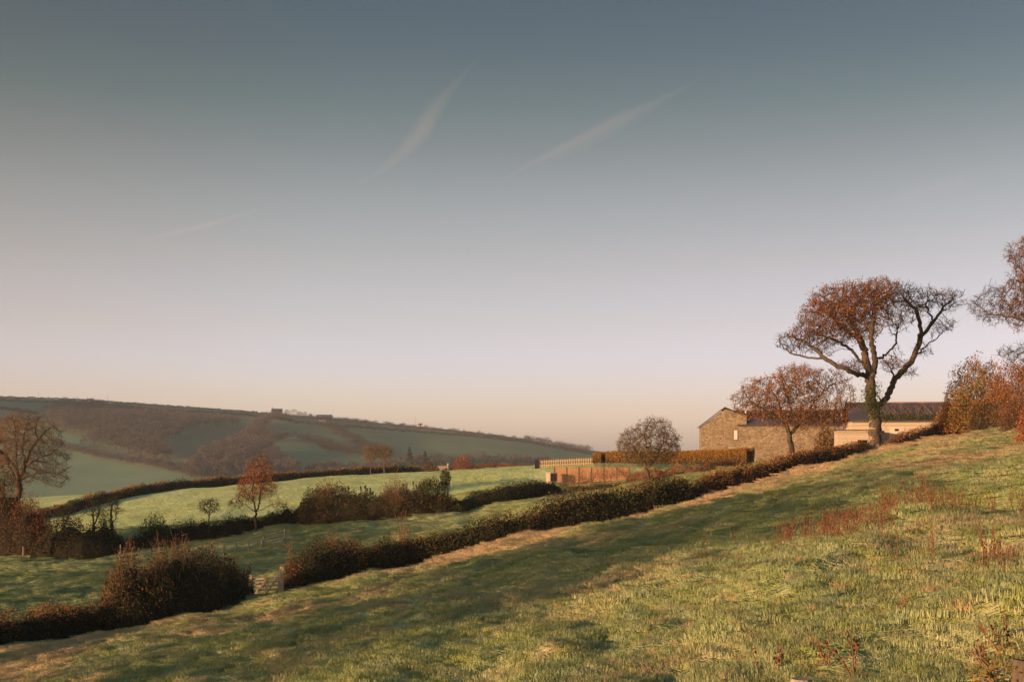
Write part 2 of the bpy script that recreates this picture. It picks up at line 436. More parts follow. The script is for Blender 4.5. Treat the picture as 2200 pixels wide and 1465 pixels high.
M['ivyleaf'] = leafmat('ivy_leaf', [(.022,.034,.012), (.045,.062,.02), (.08,.095,.032)], .25)
M['brownleaf'] = leafmat('brown_hedge_leaf', [(.055,.033,.018), (.105,.056,.026), (.165,.085,.037), (.07,.062,.025)], .3)
M['bracken'] = leafmat('dead_bracken', [(.22,.075,.03), (.32,.12,.05), (.26,.10,.045), (.16,.06,.03)], .35)
M['beech'] = leafmat('clipped_beech', [(.22,.09,.022), (.36,.15,.034), (.22,.15,.03), (.14,.11,.024), (.48,.22,.055)], .3)
M['redleaf'] = leafmat('red_bush_leaf', [(.30,.085,.035), (.42,.14,.055), (.24,.06,.03)], .35)
M['dock'] = leafmat('dock_seedhead', [(.085, .035, .02), (.18, .08, .042), (.13, .065, .036), (.23, .125, .07)], .1)
M['farwood'] = leafmat('far_bare_wood', [(.052,.045,.041), (.085,.069,.06), (.066,.057,.05), (.11,.086,.068)], .2)
M['farhedge'] = leafmat('far_hedge_leaf', [(.022, .022, .016), (.045, .038, .026), (.035, .032, .022)], .2)
M['farwarm'] = leafmat('far_tan_leaf', [(.20,.11,.05), (.30,.17,.08), (.15,.10,.05)], .2)  # warm tan tone for the skyline crowns
M['conifer'] = leafmat('far_conifer', [(.03,.045,.03), (.05,.065,.04)], .2)

# ------------------------------------------------------------------ ground sheet
def in_poly(x, y, poly):
    c = np.zeros(x.shape, bool); n = len(poly)
    for i in range(n):
        x1, y1 = poly[i]; x2, y2 = poly[(i+1) % n]
        k = (y1 > y) != (y2 > y)
        with np.errstate(divide='ignore', invalid='ignore'):
            c ^= k & (x < (x2-x1)*(y-y1)/(y2-y1+1e-12)+x1)
    return c
def ground():
    th = np.concatenate([np.radians(np.linspace(-180, -32, 60, endpoint=False)), np.radians(np.linspace(-32, 32, 620, endpoint=False)), np.radians(np.linspace(32, 180, 60, endpoint=False))])
    r = np.concatenate([np.geomspace(.6, 5, 14, endpoint=False), np.geomspace(5, 250, 440, endpoint=False), np.geomspace(250, 600, 40, endpoint=False), np.linspace(600, 1440, 230, endpoint=False), np.geomspace(1440, 4200, 16)])
    T, R = np.meshgrid(th, r)
    X = (R*np.sin(T)).ravel(); Y = (R*np.cos(T)).ravel()
    Z = H(X, Y)
    V = np.c_[X, Y, Z]
    nr, nt_ = R.shape
    i = np.arange(nr-1)[:, None]*nt_; j = np.arange(nt_)[None]; j2 = (j+1) % nt_
    q = np.stack([i+j, i+j2, i+nt_+j2, i+nt_+j], -1).reshape(-1, 4)[:, ::-1]
    c0 = len(V); V = np.r_[V, [[0, 0, hz(0, 0)]]]
    tri = np.c_[j[0], j2[0], np.full(nt_, c0)]
    me = np_mesh('ground', V, [q, tri])
    # field colours: what grows in each field
    tint = np.zeros((len(V), 4), np.float32)
    Yp = np.maximum(V[:, 1], 1); sx = CX+F*V[:, 0]/Yp; sy = HY-F*V[:, 2]/Yp
    far = (V[:, 1] > 330)
    nz = noise2(V[:, 0]/90, V[:, 1]/90, 41)*.5+noise2(V[:, 0]/25, V[:, 1]/25, 42)*.35
    g = np.array([.13, .142, .072]); g2 = np.array([.152, .155, .08])
    base = g+(g2-g)*np.clip(nz+.5, 0, 1)[:, None]
    tint[:, :3] = np.where(far[:, None], base, 0); tint[:, 3] = np.where(V[:, 1] > 0, sstep(260, 380, np.hypot(V[:, 0], V[:, 1])), sstep(300, 500, np.hypot(V[:, 0], V[:, 1])))
    tint[:, :3] = np.where((tint[:, 3] > 0)[:, None] & ~far[:, None], base, tint[:, :3])
    fields = [([(345,985),(372,945),(440,918),(545,918),(560,925),(520,950),(470,968),(410,1000),(380,1000)], (.135,.115,.065)),
              ([(0,862),(130,862),(110,885),(60,892),(0,880)], (.12,.135,.075)),
              ([(110,925),(215,945),(205,962),(160,965),(110,955)], (.15,.185,.105)),
              ([(120,960),(230,990),(430,1022),(430,1060),(0,1100),(0,960)], (.15,.18,.105)),
              ([(590,905),(700,918),(740,945),(700,950),(600,930)], (.145,.15,.075)),
              ([(720,920),(800,925),(1000,940),(1220,975),(1220,1010),(850,1010),(780,960)], (.145,.155,.08)),
              ([(595,955),(680,960),(780,990),(780,1012),(640,1012),(610,985)], (.13,.16,.085))]
    for poly, c in fields:
        k = far & in_poly(sx, sy, poly)
        tint[k, :3] = np.array(c)*np.array([.85, .98, 1.0])*(1+.25*np.clip(nz[k], -1, 1))[:, None]
    # rough dry ground beside the farm garden
    rough = in_poly(sx, sy, [(1215,1052),(1240,1030),(1420,1018),(1640,985),(1660,1005),(1480,1042),(1330,1062),(1270,1072)]) & (V[:, 1] > 88) & (V[:, 1] < 135)
    tint[rough, :3] = (.27, .165, .08); tint[rough, 3] = .8
    a = me.attributes.new('tint', 'FLOAT_COLOR', 'POINT'); a.data.foreach_set('color', tint.ravel())
    th_ = (1-sstep(85, 122, np.hypot(V[:, 0], V[:, 1])))*(V[:, 1] > 0)
    a = me.attributes.new('shaded_thatch', 'FLOAT', 'POINT'); a.data.foreach_set('value', th_.astype(np.float32))
    o = link('ground', me, M['ground'], smooth=True)
    tag(o, kind='structure')
    return o
ground()

# ------------------------------------------------------------------ grass (instanced tufts)
def ground_normal(X, Y, e=.18):
    n = np.c_[-(H(X+e, Y)-H(X-e, Y))/(2*e), -(H(X, Y+e)-H(X, Y-e))/(2*e), np.ones(len(X))]
    return n/np.linalg.norm(n, axis=1, keepdims=True)
def tuft_collection():
    c = bpy.data.collections.new('grass_tufts')
    rng = np.random.default_rng(5)
    for i in range(9):
        kind = 0 if i < 5 else (1 if i < 7 else 2)
        n = (340, 200, 110)[kind]; rad = (.26, .20, .16)[kind]
        h = rng.uniform(.014, .042, n) if kind == 0 else (rng.uniform(.022, .065, n) if kind == 1 else rng.uniform(.035, .12, n))
        a = rng.uniform(0, 2*np.pi, n); rr = rad*np.sqrt(rng.uniform(0, 1, n))
        p = np.c_[rr*np.cos(a), rr*np.sin(a), np.full(n, -.012)]
        lean = rng.normal(0, .45 if kind < 2 else .6, (n, 2)); lean += p[:, :2]/rad*(.3 if kind == 0 else .7)
        side = np.c_[-np.sin(a+rng.normal(0, 1, n)), np.cos(a), np.zeros(n)]; side /= np.linalg.norm(side, axis=1, keepdims=True)
        w = rng.uniform(.0014, .0030, n)[:, None]
        mid = p+np.c_[lean*h[:, None]*.35, .012+h*.6]; tip = p+np.c_[lean*h[:, None], .012+h*.95]
        V = np.stack([p-side*w, p+side*w, mid+side*w*.8, mid-side*w*.8, tip], 1).reshape(-1, 3)
        b = np.arange(n)*5
        q = np.c_[b, b+1, b+2, b+3]; t = np.c_[b+3, b+2, b+4]
        me = np_mesh('tuft', V, [q, t]); me.materials.append(M['blade'] if kind < 2 else M['straw'])
        o = bpy.data.objects.new('tuft_%02d' % i, me); c.objects.link(o)
    return c
def scatter(name, label, pts, idx, scl, coll, gn=None):
    rng = np.random.default_rng(3)
    me = bpy.data.meshes.new(name); me.vertices.add(len(pts)); me.vertices.foreach_set('co', np.asarray(pts, np.float32).ravel())
    a = me.attributes.new('idx', 'INT', 'POINT'); a.data.foreach_set('value', np.asarray(idx, np.int32))
    a = me.attributes.new('scl', 'FLOAT', 'POINT'); a.data.foreach_set('value', np.asarray(scl, np.float32))
    rot = np.zeros((len(pts), 3), np.float32); rot[:, 2] = rng.uniform(0, 6.28, len(pts)); rot[:, :2] = rng.normal(0, .08, (len(pts), 2))
    a = me.attributes.new('rotv', 'FLOAT_VECTOR', 'POINT'); a.data.foreach_set('vector', rot.ravel())
    if gn is not None:
        a = me.attributes.new('slope_normal', 'FLOAT_VECTOR', 'POINT'); a.data.foreach_set('vector', np.asarray(gn, np.float32).ravel())
    me.update()
    o = link(name, me, None)
    ng = bpy.data.node_groups.new(name, 'GeometryNodeTree')
    ng.interface.new_socket('Geometry', in_out='INPUT', socket_type='NodeSocketGeometry')
    ng.interface.new_socket('Geometry', in_out='OUTPUT', socket_type='NodeSocketGeometry')
    n = ng.nodes; gi = n.new('NodeGroupInput'); go = n.new('NodeGroupOutput'); ip = n.new('GeometryNodeInstanceOnPoints')
    ci = n.new('GeometryNodeCollectionInfo'); ci.inputs['Collection'].default_value = coll; ci.inputs['Separate Children'].default_value = True; ci.inputs['Reset Children'].default_value = True
    def na(nm, t):
        q = n.new('GeometryNodeInputNamedAttribute'); q.data_type = t; q.inputs['Name'].default_value = nm
        return next(s for s in q.outputs if s.enabled and s.name == 'Attribute')
    er = n.new('FunctionNodeEulerToRotation'); L = ng.links.new
    L(na('rotv', 'FLOAT_VECTOR'), er.inputs[0]); L(gi.outputs[0], ip.inputs['Points']); L(ci.outputs[0], ip.inputs['Instance'])
    ip.inputs['Pick Instance'].default_value = True
    L(na('idx', 'INT'), ip.inputs['Instance Index']); L(er.outputs[0], ip.inputs['Rotation']); L(na('scl', 'FLOAT'), ip.inputs['Scale'])
    L(ip.outputs[0], go.inputs[0])
    md = o.modifiers.new('scatter', 'NODES'); md.node_group = ng
    tag(o, label, None, kind='stuff')
    return o
def grass():
    rng = np.random.default_rng(9)
    P = []
    def wedge(r0, r1, dens, a0=-27, a1=27):
        n = int(dens*(r1*r1-r0*r0)/2*math.radians(a1-a0))
        r = np.sqrt(rng.uniform(r0*r0, r1*r1, n)); t = np.radians(rng.uniform(a0, a1, n))
        P.append(np.c_[r*np.sin(t), r*np.cos(t)])
    wedge(4, 14, 34, -36, 36); wedge(14, 25, 28, -34, 36); wedge(25, 45, 16, -30, 33); wedge(45, 75, 7.5); wedge(75, 125, 4)
    P = np.concatenate(P)
    X, Y = P.T; r = np.hypot(X, Y)
    Z = H(X, Y)
    n1 = noise2(X*.3, Y*.25, 31); n2 = noise2(X*.9, Y*.8, 32)
    lng = (n1*.7+n2*.5) > .34
    d = .66*X-.75*Y+55.8
    strip = (d > -1.5) & (d < 9) & (X > -9) & (rng.uniform(size=len(X)) < .5)
    k = rng.integers(0, 5, len(X))
    k = np.where(lng & (rng.uniform(size=len(X)) < .4), rng.integers(5, 7, len(X)), k)
    straw = (strip | ((noise2(X*.14, Y*.12, 33) > .12) & (rng.uniform(size=len(X)) < .3)))
    k = np.where(straw, rng.integers(7, 9, len(X)), k)
    s = rng.uniform(.75, 1.3, len(X))*(1+.35*n2)*np.interp(r, [0, 15, 40, 80, 125], [.9, 1.05, 1.35, 1.8, 2.2])
    s = np.where(k >= 7, s*.62, s)
    scatter('grass', 'frosted pasture grass over the sloping field', np.c_[X, Y, Z], k, s, tuft_collection(), ground_normal(X, Y))
grass()

# ------------------------------------------------------------------ trees
def resample(pts, step):
    pts = np.asarray(pts, float); out = [pts[0]]
    for a, b in zip(pts[:-1], pts[1:]):
        n = max(1, int(round(np.linalg.norm(b-a)/step)))
        for i in range(1, n+1): out.append(a+(b-a)*i/n)
    return np.array(out)
def colonize(skel, attr, step, infl, kill, iters=90, rng=RNG, jit=.25, maxn=14000):
    """skel: list of polylines; each begins on an earlier one (or is the trunk). Grows towards the attractors."""
    pos = []; par = []
    for k, pl in enumerate(skel):
        pl = resample(pl, step)
        if k == 0: pos.append(pl[0]); par.append(-1); last = 0
        else:
            A = np.array(pos); last = int(np.argmin(((A-pl[0])**2).sum(1)))
        for p in pl[1:]:
            w = rng.normal(0, step*.17, 3); pos.append(p+w); par.append(last); last = len(pos)-1
    pos = np.array(pos); par = list(par)
    nsk = len(pos)
    ad = np.full(len(attr), 1e9); an = np.zeros(len(attr), int)
    def upd(i0):
        nonlocal ad, an
        new = pos[i0:]
        for s in range(0, len(attr), 1500):
            d = ((attr[s:s+1500, None]-new[None])**2).sum(-1); j = d.argmin(1); dm = d[np.arange(len(j)), j]
            b = dm < ad[s:s+1500]; ad[s:s+1500] = np.where(b, dm, ad[s:s+1500]); an[s:s+1500] = np.where(b, j+i0, an[s:s+1500])
    upd(0)
    alive = ad > kill*kill
    attr = attr[alive]; ad = ad[alive]; an = an[alive]
    grown = {}
    for it in range(iters):
        act = ad < infl*infl
        if not act.any():
            if len(attr) == 0: break
            act = ad <= np.min(ad)*1.2
        src = an[act]; v = attr[act]-pos[src]; v /= np.linalg.norm(v, axis=1, keepdims=True)
        u, inv = np.unique(src, return_inverse=True)
        dv = np.zeros((len(u), 3)); np.add.at(dv, inv, v)
        dv /= np.maximum(np.linalg.norm(dv, axis=1, keepdims=True), 1e-6)
        dv += rng.normal(0, jit, dv.shape); dv /= np.linalg.norm(dv, axis=1, keepdims=True)
        keep = np.array([grown.get(int(q), 0) < 4 for q in u])
        if not keep.any(): break
        for q in u: grown[int(q)] = grown.get(int(q), 0)+1
        i0 = len(pos); pos = np.r_[pos, pos[u[keep]]+dv[keep]*step]; par += list(u[keep])
        upd(i0)
        al = ad > kill*kill; attr = attr[al]; ad = ad[al]; an = an[al]
        if len(pos) > maxn or len(attr) == 0: break
    return pos, np.array(par), nsk
def tree_mesh(pos, par, rbase, rtip, pw=2.35, flare=1.35, thin_=1.1):
    n = len(pos); kids = [[] for _ in range(n)]
    for i in range(1, n): kids[par[i]].append(i)
    acc = np.zeros(n)
    for i in range(n-1, -1, -1):
        r = acc[i]**(1/pw) if acc[i] > 0 else 1.0
        acc[i] = r
        if par[i] >= 0: acc[par[i]] += r**pw
    k = math.log(rbase/rtip)/max(math.log(acc[0]), .01)
    rad = rtip*acc**k
    rad = np.minimum(rad, rbase); rad = np.maximum(rbase*(rad/rbase)**thin_, rtip)
    V = []; Fc = []; off = 0
    stack = [(0, -1)]
    while stack:
        s, pa = stack.pop()
        ch = [s]; c = s
        while kids[c]:
            ks = sorted(kids[c], key=lambda q: -acc[q])
            for q in ks[1:]: stack.append((q, c))
            c = ks[0]; ch.append(c)
        pts = pos[ch]; rr = rad[ch].copy()
        if pa >= 0:
            pts = np.r_[pos[pa:pa+1], pts]; rr = np.r_[min(rr[0]*1.1, rad[pa]), rr]
        else:
            rr[0] *= flare; 
            if len(rr) > 1: rr[1] *= 1+(flare-1)*.35
        if len(pts) < 2: continue
        sides = 10 if rr[0] > .15 else (6 if rr[0] > .05 else (4 if rr[0] > .025 else 3))
        t = np.gradient(pts, axis=0); t /= np.maximum(np.linalg.norm(t, axis=1, keepdims=True), 1e-6)
        ref = np.array([.31, .53, .79]) if abs(t[0]@np.array([.31,.53,.79])) < .9 else np.array([1., 0, 0])
        u = np.cross(t, ref); u /= np.maximum(np.linalg.norm(u, axis=1, keepdims=True), 1e-6); w = np.cross(t, u)
        a = np.arange(sides)*2*np.pi/sides
        ring = pts[:, None]+(u[:, None]*np.cos(a)[None, :, None]+w[:, None]*np.sin(a)[None, :, None])*rr[:, None, None]
        m = len(pts)
        i = np.arange(m-1)[:, None]*sides; j = np.arange(sides)[None]; j2 = (j+1) % sides
        Fc.append(np.stack([i+j, i+j2, i+sides+j2, i+sides+j], -1).reshape(-1, 4)+off)
        V.append(ring.reshape(-1, 3)); off += m*sides
    return np.concatenate(V), np.concatenate(Fc), rad
def ell_points(ells, n, rng, shell=.0):
    """points in a union of ellipsoids ((cx,cy,cz),(rx,ry,rz), weight)"""
    w = np.array([e[2]*e[1][0]*e[1][1]*e[1][2] for e in ells])**.8; w /= w.sum()
    out = []
    for e, k in zip(ells, (w*n).astype(int)):
        d = rand_dirs(k, rng); r = (shell**3+(1-shell**3)*rng.uniform(0, 1, k))**(1/3)
        out.append(np.array(e[0])+d*r[:, None]*np.array(e[1]))
    return np.concatenate(out)
def make_tree(name, label, base, skel, ells, rbase, rtip=.012, step=.3, infl=2.2, kill=.45, nattr=2500, twigs=3, twig_len=.45, twig_r=.010,
              bark='bark', twigmat='twig', leaf=None, nleaf=0, leaf_size=.14, leaf_mask=None, seed=1, jit=.3, group=None, iters=90, clump=.12, cat='tree', pw=2.35, droop=0.15):
    rng = np.random.default_rng(seed)
    base = np.asarray(base, float)
    at_ = ell_points(ells, nattr, rng)
    pos, par, nsk = colonize(skel, at_, step, infl, kill, iters, rng, jit)
    V, Fc, rad = tree_mesh(pos, par, rbase, rtip, pw)
    root = thing(name, label, cat, base, 0, group)
    link('trunk', np_mesh('trunk', V-base, Fc), M[bark], root, True)
    kids = np.bincount(par[1:], minlength=len(pos))
    thin = np.where((rad < rtip*2.6) & (np.arange(len(pos)) >= min(nsk, len(pos)-1)))[0]
    if len(thin) == 0: thin = np.arange(nsk, len(pos))
    bd = pos-pos[np.maximum(par, 0)]; bd /= np.maximum(np.linalg.norm(bd, axis=1, keepdims=True), 1e-6)
    src = np.repeat(thin, twigs)
    d = bd[src]*.6+rand_dirs(len(src), rng)*.9+np.array([0, 0, droop]); d /= np.linalg.norm(d, axis=1, keepdims=True)
    L = rng.uniform(.4, 1.3, len(src))[:, None]*twig_len
    p0 = pos[src]; p1 = p0+d*L
    tv, tf = strands(p0, p1, twig_r, twig_r*.35, .12, 3, rng)
    # second order twiglets
    s2 = rng.integers(0, len(p0), len(p0)); k = rng.uniform(.3, .95, (len(s2), 1)); q0 = p0[s2]+(p1[s2]-p0[s2])*k
    q1 = q0+(d[s2]*.5+rand_dirs(len(s2), rng))*twig_len*.4
    tv, tf = merge((tv, tf), strands(q0, q1, twig_r*.7, twig_r*.3, .1, 2, rng))
    link('twigs', np_mesh('twigs', tv-base, tf), M[twigmat], root)
    if leaf:
        i = rng.integers(0, len(p0), nleaf*2); k = rng.uniform(.2, 1.05, (len(i), 1))
        c = p0[i]+(p1[i]-p0[i])*k+rng.normal(0, clump, (len(i), 3))
        if leaf_mask is not None:
            c = c[rng.uniform(size=len(c)) < leaf_mask(c)]
        c = c[:nleaf]
        lv, lf = leaf_quads(c, leaf_size, rng)
        link('foliage', np_mesh('foliage', lv-base, lf), M[leaf], root)
    return root
def ppx(D):   # photo pixels to a point in the plane at distance D, with its own depth offset in metres
    def f(x, y, dy=0):
        d = D+dy; return np.array([(x-CX)/F*d, d, (HY-y)/F*d])
    return f
def epx(D, x, y, rx, ry, depth=None, dy=0, w=1):
    p = ppx(D)(x, y, dy); k = (D+dy)/F
    return (p, (rx*k, depth if depth else rx*k, ry*k), w)

# --- the big oak
def big_oak():
    D = 96; P = ppx(D)
    z = lambda a, b, dy=0: P(1620+a/3.329, 560+b/3.329, dy)      # enlarged-view coordinates
    b = at(1879, D); base = np.array(b)-[0, 0, .15]
    sk = [[base, z(862,1300), z(866,1200), z(864,1110), z(850,1050)],
          [z(850,1050), z(835,980,-.3), z(832,900,-.3), z(826,830), z(812,760), z(800,690), z(790,640,.6)],
          [z(826,830), z(770,815,-1), z(700,795,-1.8), z(640,770,-2), z(560,735,-2), z(500,700,-1.6), z(430,695,-1), z(370,690,-.5), z(300,672,0), z(250,655,.4), z(200,612,1)],
          [z(500,700,-1.6), z(460,650,-1), z(400,600,-.2), z(330,560,.5), z(260,540,1)],
          [z(812,760), z(760,720,1), z(720,670,2), z(680,630,2.4), z(620,590,2.6), z(560,560,2.8), z(500,545,3), z(430,500,3)],
          [z(680,630,2.4), z(620,635,3), z(560,655,3), z(510,690,3)],
          [z(790,640,.6), z(760,560,.5), z(720,490,0), z(690,420,-.6), z(650,350,-1), z(600,280,-1.2)],
          [z(760,560,.5), z(690,520,1.5), z(620,450,2.2), z(560,390,2.6), z(500,350,2.8)],
          [z(832,900,-.3), z(858,800,-1), z(866,700,-1.6), z(845,600,-2.2), z(835,520,-2.4), z(850,420,-2.4), z(868,320,-2.2), z(850,230,-2)],
          [z(845,600,-2.2), z(880,520,-3), z(930,480,-3.4), z(1000,450,-3.6), z(1050,400,-3.6)],
          [z(850,420,-2.4), z(800,340,-2.8), z(760,270,-3), z(730,210,-3)],
          [z(868,320,-2.2), z(920,270,-2), z(970,220,-1.6)],
          [z(866,700,-1.6), z(920,690,-1), z(965,650,-.4), z(1018,590,.2), z(1020,510,.6), z(1050,440,1)],
          [z(864,1075), z(900,1030,.6), z(950,970,1), z(985,900,1.4), z(1010,840,1.6), z(1060,790,2), z(1110,740,2), z(1145,680,2), z(1175,610,2), z(1195,550,2), z(1240,490,2), z(1285,430,2), z(1330,370,2), z(1360,320,1.6), z(1420,270,1.4)],
          [z(1195,550,2), z(1188,480,1.4), z(1175,410,.6), z(1155,350,0), z(1110,310,-.4), z(1075,270,-.6)],
          [z(1285,430,2), z(1250,370,2.6), z(1230,310,3), z(1260,240,3)],
          [z(1145,680,2), z(1200,640,2.6), z(1250,595,3), z(1310,555,3.2), z(1350,505,3.4), z(1400,475,3.6)],
          [z(1010,840,1.6), z(985,790,.6), z(960,740,0), z(920,710,-.6)],
          [z(1330,370,2), z(1390,340,2.6), z(1440,300,3)]]
    E = lambda a, b, ra, rb, dp, dy=0, w=1: epx(D, 1620+a/3.329, 560+b/3.329, ra/3.329, rb/3.329, dp, dy, w)
    el = [E(690,340,330,190,4.0,0,1.3), E(540,440,240,170,3.6,.5,1.5), E(640,500,220,110,3.0,0,1.3), E(800,480,120,120,2.4,-1,1.0), E(880,240,190,105,3.6,-1,1.2), E(440,560,200,110,2.6,.5,1.3), E(240,580,110,75,1.8,.3,1.3),
          E(1000,330,130,150,2.6,-1,.7), E(1230,270,170,90,2.6,1), E(1400,280,95,95,2.2,1.6,1.2), E(1340,470,110,60,1.8,2.6,1.2), E(1055,235,115,75,2.2,-.4,1.6), E(1050,420,80,90,1.6,.6,.8), E(1000,730,110,60,1.6,.4,1.2),
          E(700,755,110,55,1.6,-1,1.2), E(1210,640,80,60,1.4,2.4,.8), E(1100,800,90,45,1.3,1.6,.8), E(1140,350,100,90,2,0,1)]
    def mask(c):
        x = (CX+F*c[:, 0]/c[:, 1]-1620)*3.329; y = (HY-F*c[:, 2]/c[:, 1]-560)*3.329
        left = 1-sstep(950, 1060, x)*.94
        low = sstep(560, 480, y)*.0
        m = left*(1-.8*sstep(470, 640, y))*(1-.9*sstep(300, 200, x))*(.55+.45*sstep(480, 330, y+np.abs(x-650)*.15))
        m = np.maximum(m, .7*np.exp(-((x-1000)/100)**2-((y-730)/60)**2))
        m = np.maximum(m, .6*np.exp(-((x-690)/110)**2-((y-750)/60)**2))
        return m
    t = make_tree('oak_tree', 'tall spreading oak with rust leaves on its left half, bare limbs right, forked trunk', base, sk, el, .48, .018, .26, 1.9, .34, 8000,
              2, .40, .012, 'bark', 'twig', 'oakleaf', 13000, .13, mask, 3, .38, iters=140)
    # the grey bole below the ivy, paler than the limbs
    v = []
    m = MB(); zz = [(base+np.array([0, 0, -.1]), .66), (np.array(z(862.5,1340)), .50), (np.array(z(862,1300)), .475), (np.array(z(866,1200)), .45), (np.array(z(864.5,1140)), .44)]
    m.tube([tuple(p-base) for p, r in zz], [r*1.015 for p, r in zz], 14); m.build('bole', M['palebark'], t, True)
    # ivy on the fork
    rng = np.random.default_rng(8)
    line = np.array([z(868,1120,-.5), z(845,1050,-.5), z(835,980,-.7), z(860,900,-.6)])
    k = rng.uniform(0, 2.999, 1500); i = k.astype(int); fpt = (k-i)[:, None]
    c = line[i]+(line[i+1]-line[i])*fpt+rng.normal(0, 1, (1500, 3))*np.array([.42, .42, .5])
    v, f = leaf_quads(c, .13, rng); link('ivy', np_mesh('ivy', v-base, f), M['ivyleaf'], t)
    return t
big_oak()

def small_oak():
    D = 124; P = ppx(D); base = np.array(at(1703, D))-[0, 0, .2]
    sk = [[base, P(1701,960), P(1697,940), P(1690,915)],
          [P(1690,915), P(1668,895,-.8), P(1640,880,-1.2), P(1612,860,-1.2), P(1595,840,-1)],
          [P(1697,930), P(1660,925,-1), P(1640,940,-1.4)],
          [P(1690,915), P(1700,880,.5), P(1690,850,1), P(1680,815,1)],
          [P(1697,935), P(1725,900,1), P(1745,870,1.4), P(1770,840,1.6), P(1800,815,1.6)],
          [P(1725,900,1), P(1770,890,.4), P(1810,880,0), P(1840,870,0)],
          [P(1690,915), P(1672,860,1.6), P(1650,830,2)]]
    el = [epx(D,1650,850,68,48,3), epx(D,1715,820,62,40,3), epx(D,1780,850,60,62,3), epx(D,1810,890,45,35,2.4), epx(D,1605,865,38,40,2), epx(D,1700,880,85,38,3), epx(D,1745,900,60,28,2.4)]
    def mask(c):
        x = CX+F*c[:, 0]/c[:, 1]; y = HY-F*c[:, 2]/c[:, 1]
        return np.clip(1.0-.65*sstep(1740, 1790, x)*(1-sstep(850, 890, y))-.5*sstep(1625, 1590, x), .1, 1)
    make_tree('small_oak_tree', 'low brown-leaved oak on a leaning trunk in front of the stone barn', base, sk, el, .27, .015, .26, 1.8, .36, 3600, 2, .4, .011,
              'bark', 'twig', 'amberleaf', 19000, .145, mask, 4, .4)
small_oak()

def apple_tree():
    D = 112; P = ppx(D); base = np.array(at(1393, D))-[0, 0, .15]
    sk = [[base, P(1392,1015), P(1385,995)], [P(1385,995), P(1370,975,-.4), P(1355,950,-.6), P(1345,930,-.6)], [P(1385,995), P(1388,960,.5), P(1385,930,.8), P(1395,905,.8)],
          [P(1391,1005), P(1410,980,0), P(1425,950,.4), P(1430,920,.4)], [P(1410,980), P(1435,965,-.6), P(1452,950,-.8)], [P(1370,975), P(1345,975,.6), P(1330,965,.6)]]
    el = [epx(D,1395,950,58,48,2.6), epx(D,1405,918,42,24,2), epx(D,1350,955,28,36,1.8), epx(D,1440,955,26,34,1.8), epx(D,1390,980,60,22,2.2)]
    def mask(c):
        y = HY-F*c[:, 2]/c[:, 1]; return .25+.75*sstep(915, 960, y)
    make_tree('apple_tree', 'rounded apple tree with sparse olive leaves before the clipped hedge', base, sk, el, .16, .010, .2, 1.4, .26, 2400, 3, .3, .010,
              'darktwig', 'darktwig', 'oliveleaf', 5200, .12, mask, 6, .4)
apple_tree()

def left_tree():
    D = 112; P = ppx(D); base = np.array(at(38, D))-[0, 0, .3]
    sk = [[base, P(38,1075), P(40,1050), P(42,1030)],
          [P(40,1050), P(36,1010,-.4), P(36,970,-.5), P(33,930,-.5), P(28,900,-.4)],
          [P(42,1030), P(55,1000,.4), P(65,970,.6), P(82,945,.8), P(100,925,.8), P(118,910,.8)],
          [P(55,1000), P(48,960,1), P(55,925,1.2), P(62,900,1.2)],
          [P(38,1060), P(30,1020,.8), P(15,990,1.2), P(0,965,1.2), P(-15,940,1)],
          [P(36,1010), P(10,975,-1), P(-10,960,-1.2), P(-35,950,-1.2)],
          [P(55,1000), P(82,985,-.6), P(108,975,-1), P(128,960,-1)],
          [P(42,1030), P(70,1020,-1), P(100,1015,-1.4), P(130,1020,-1.4), P(148,1032,-1.4)],
          [P(82,945,.8), P(75,920,.2), P(80,900,0)]]
    el = [epx(D,30,935,75,48,3.6), epx(D,90,940,48,42,2.8), epx(D,120,985,30,40,2.2), epx(D,-30,960,55,55,3), epx(D,115,1025,38,24,2), epx(D,60,990,75,50,3.2), epx(D,60,905,48,20,2)]
    def mask(c):
        x = CX+F*c[:, 0]/c[:, 1]; y = HY-F*c[:, 2]/c[:, 1]
        return np.clip(.3+.7*sstep(80, 20, x)+.3*sstep(930, 895, y), .12, 1)  # amber leaves crowd left and top, colouring in sunlight on the twigs
    make_tree('ash_tree', 'large domed bare tree with a few amber leaves, thickened to colour its sunlit twigs, at far left of the hedge', base, sk, el, .28, .015, .26, 1.7, .34, 4200, 3, .42, .009,
              'bark', 'bark2', 'amberleaf', 5200, .11, mask, 9, .3)
    D = 108; P = ppx(D); base = np.array(at(4, D))-[0, 0, .3]
    sk = [[base, P(5,1085), P(6,1060), P(8,1035), P(11,1015)], [P(6,1060), P(-10,1040,.4), P(-22,1020,.4)], [P(8,1035), P(18,1020,-.4)]]
    el = [epx(D,5,1030,30,22,1.4), epx(D,-20,1040,25,25,1.2)]
    make_tree('ivy_clad_tree', 'slim ivy-darkened trunk at the left edge before the domed bare tree', base, sk, el, .22, .012, .26, 1.4, .32, 500, 2, .4, .010,
              'ivybark', 'bark2', 'ivyleaf', 700, .12, lambda c: sstep(.2, .0, np.abs(c[:, 0]-base[0]-.2)-.5)*.9+.1, 12, .3)
left_tree()

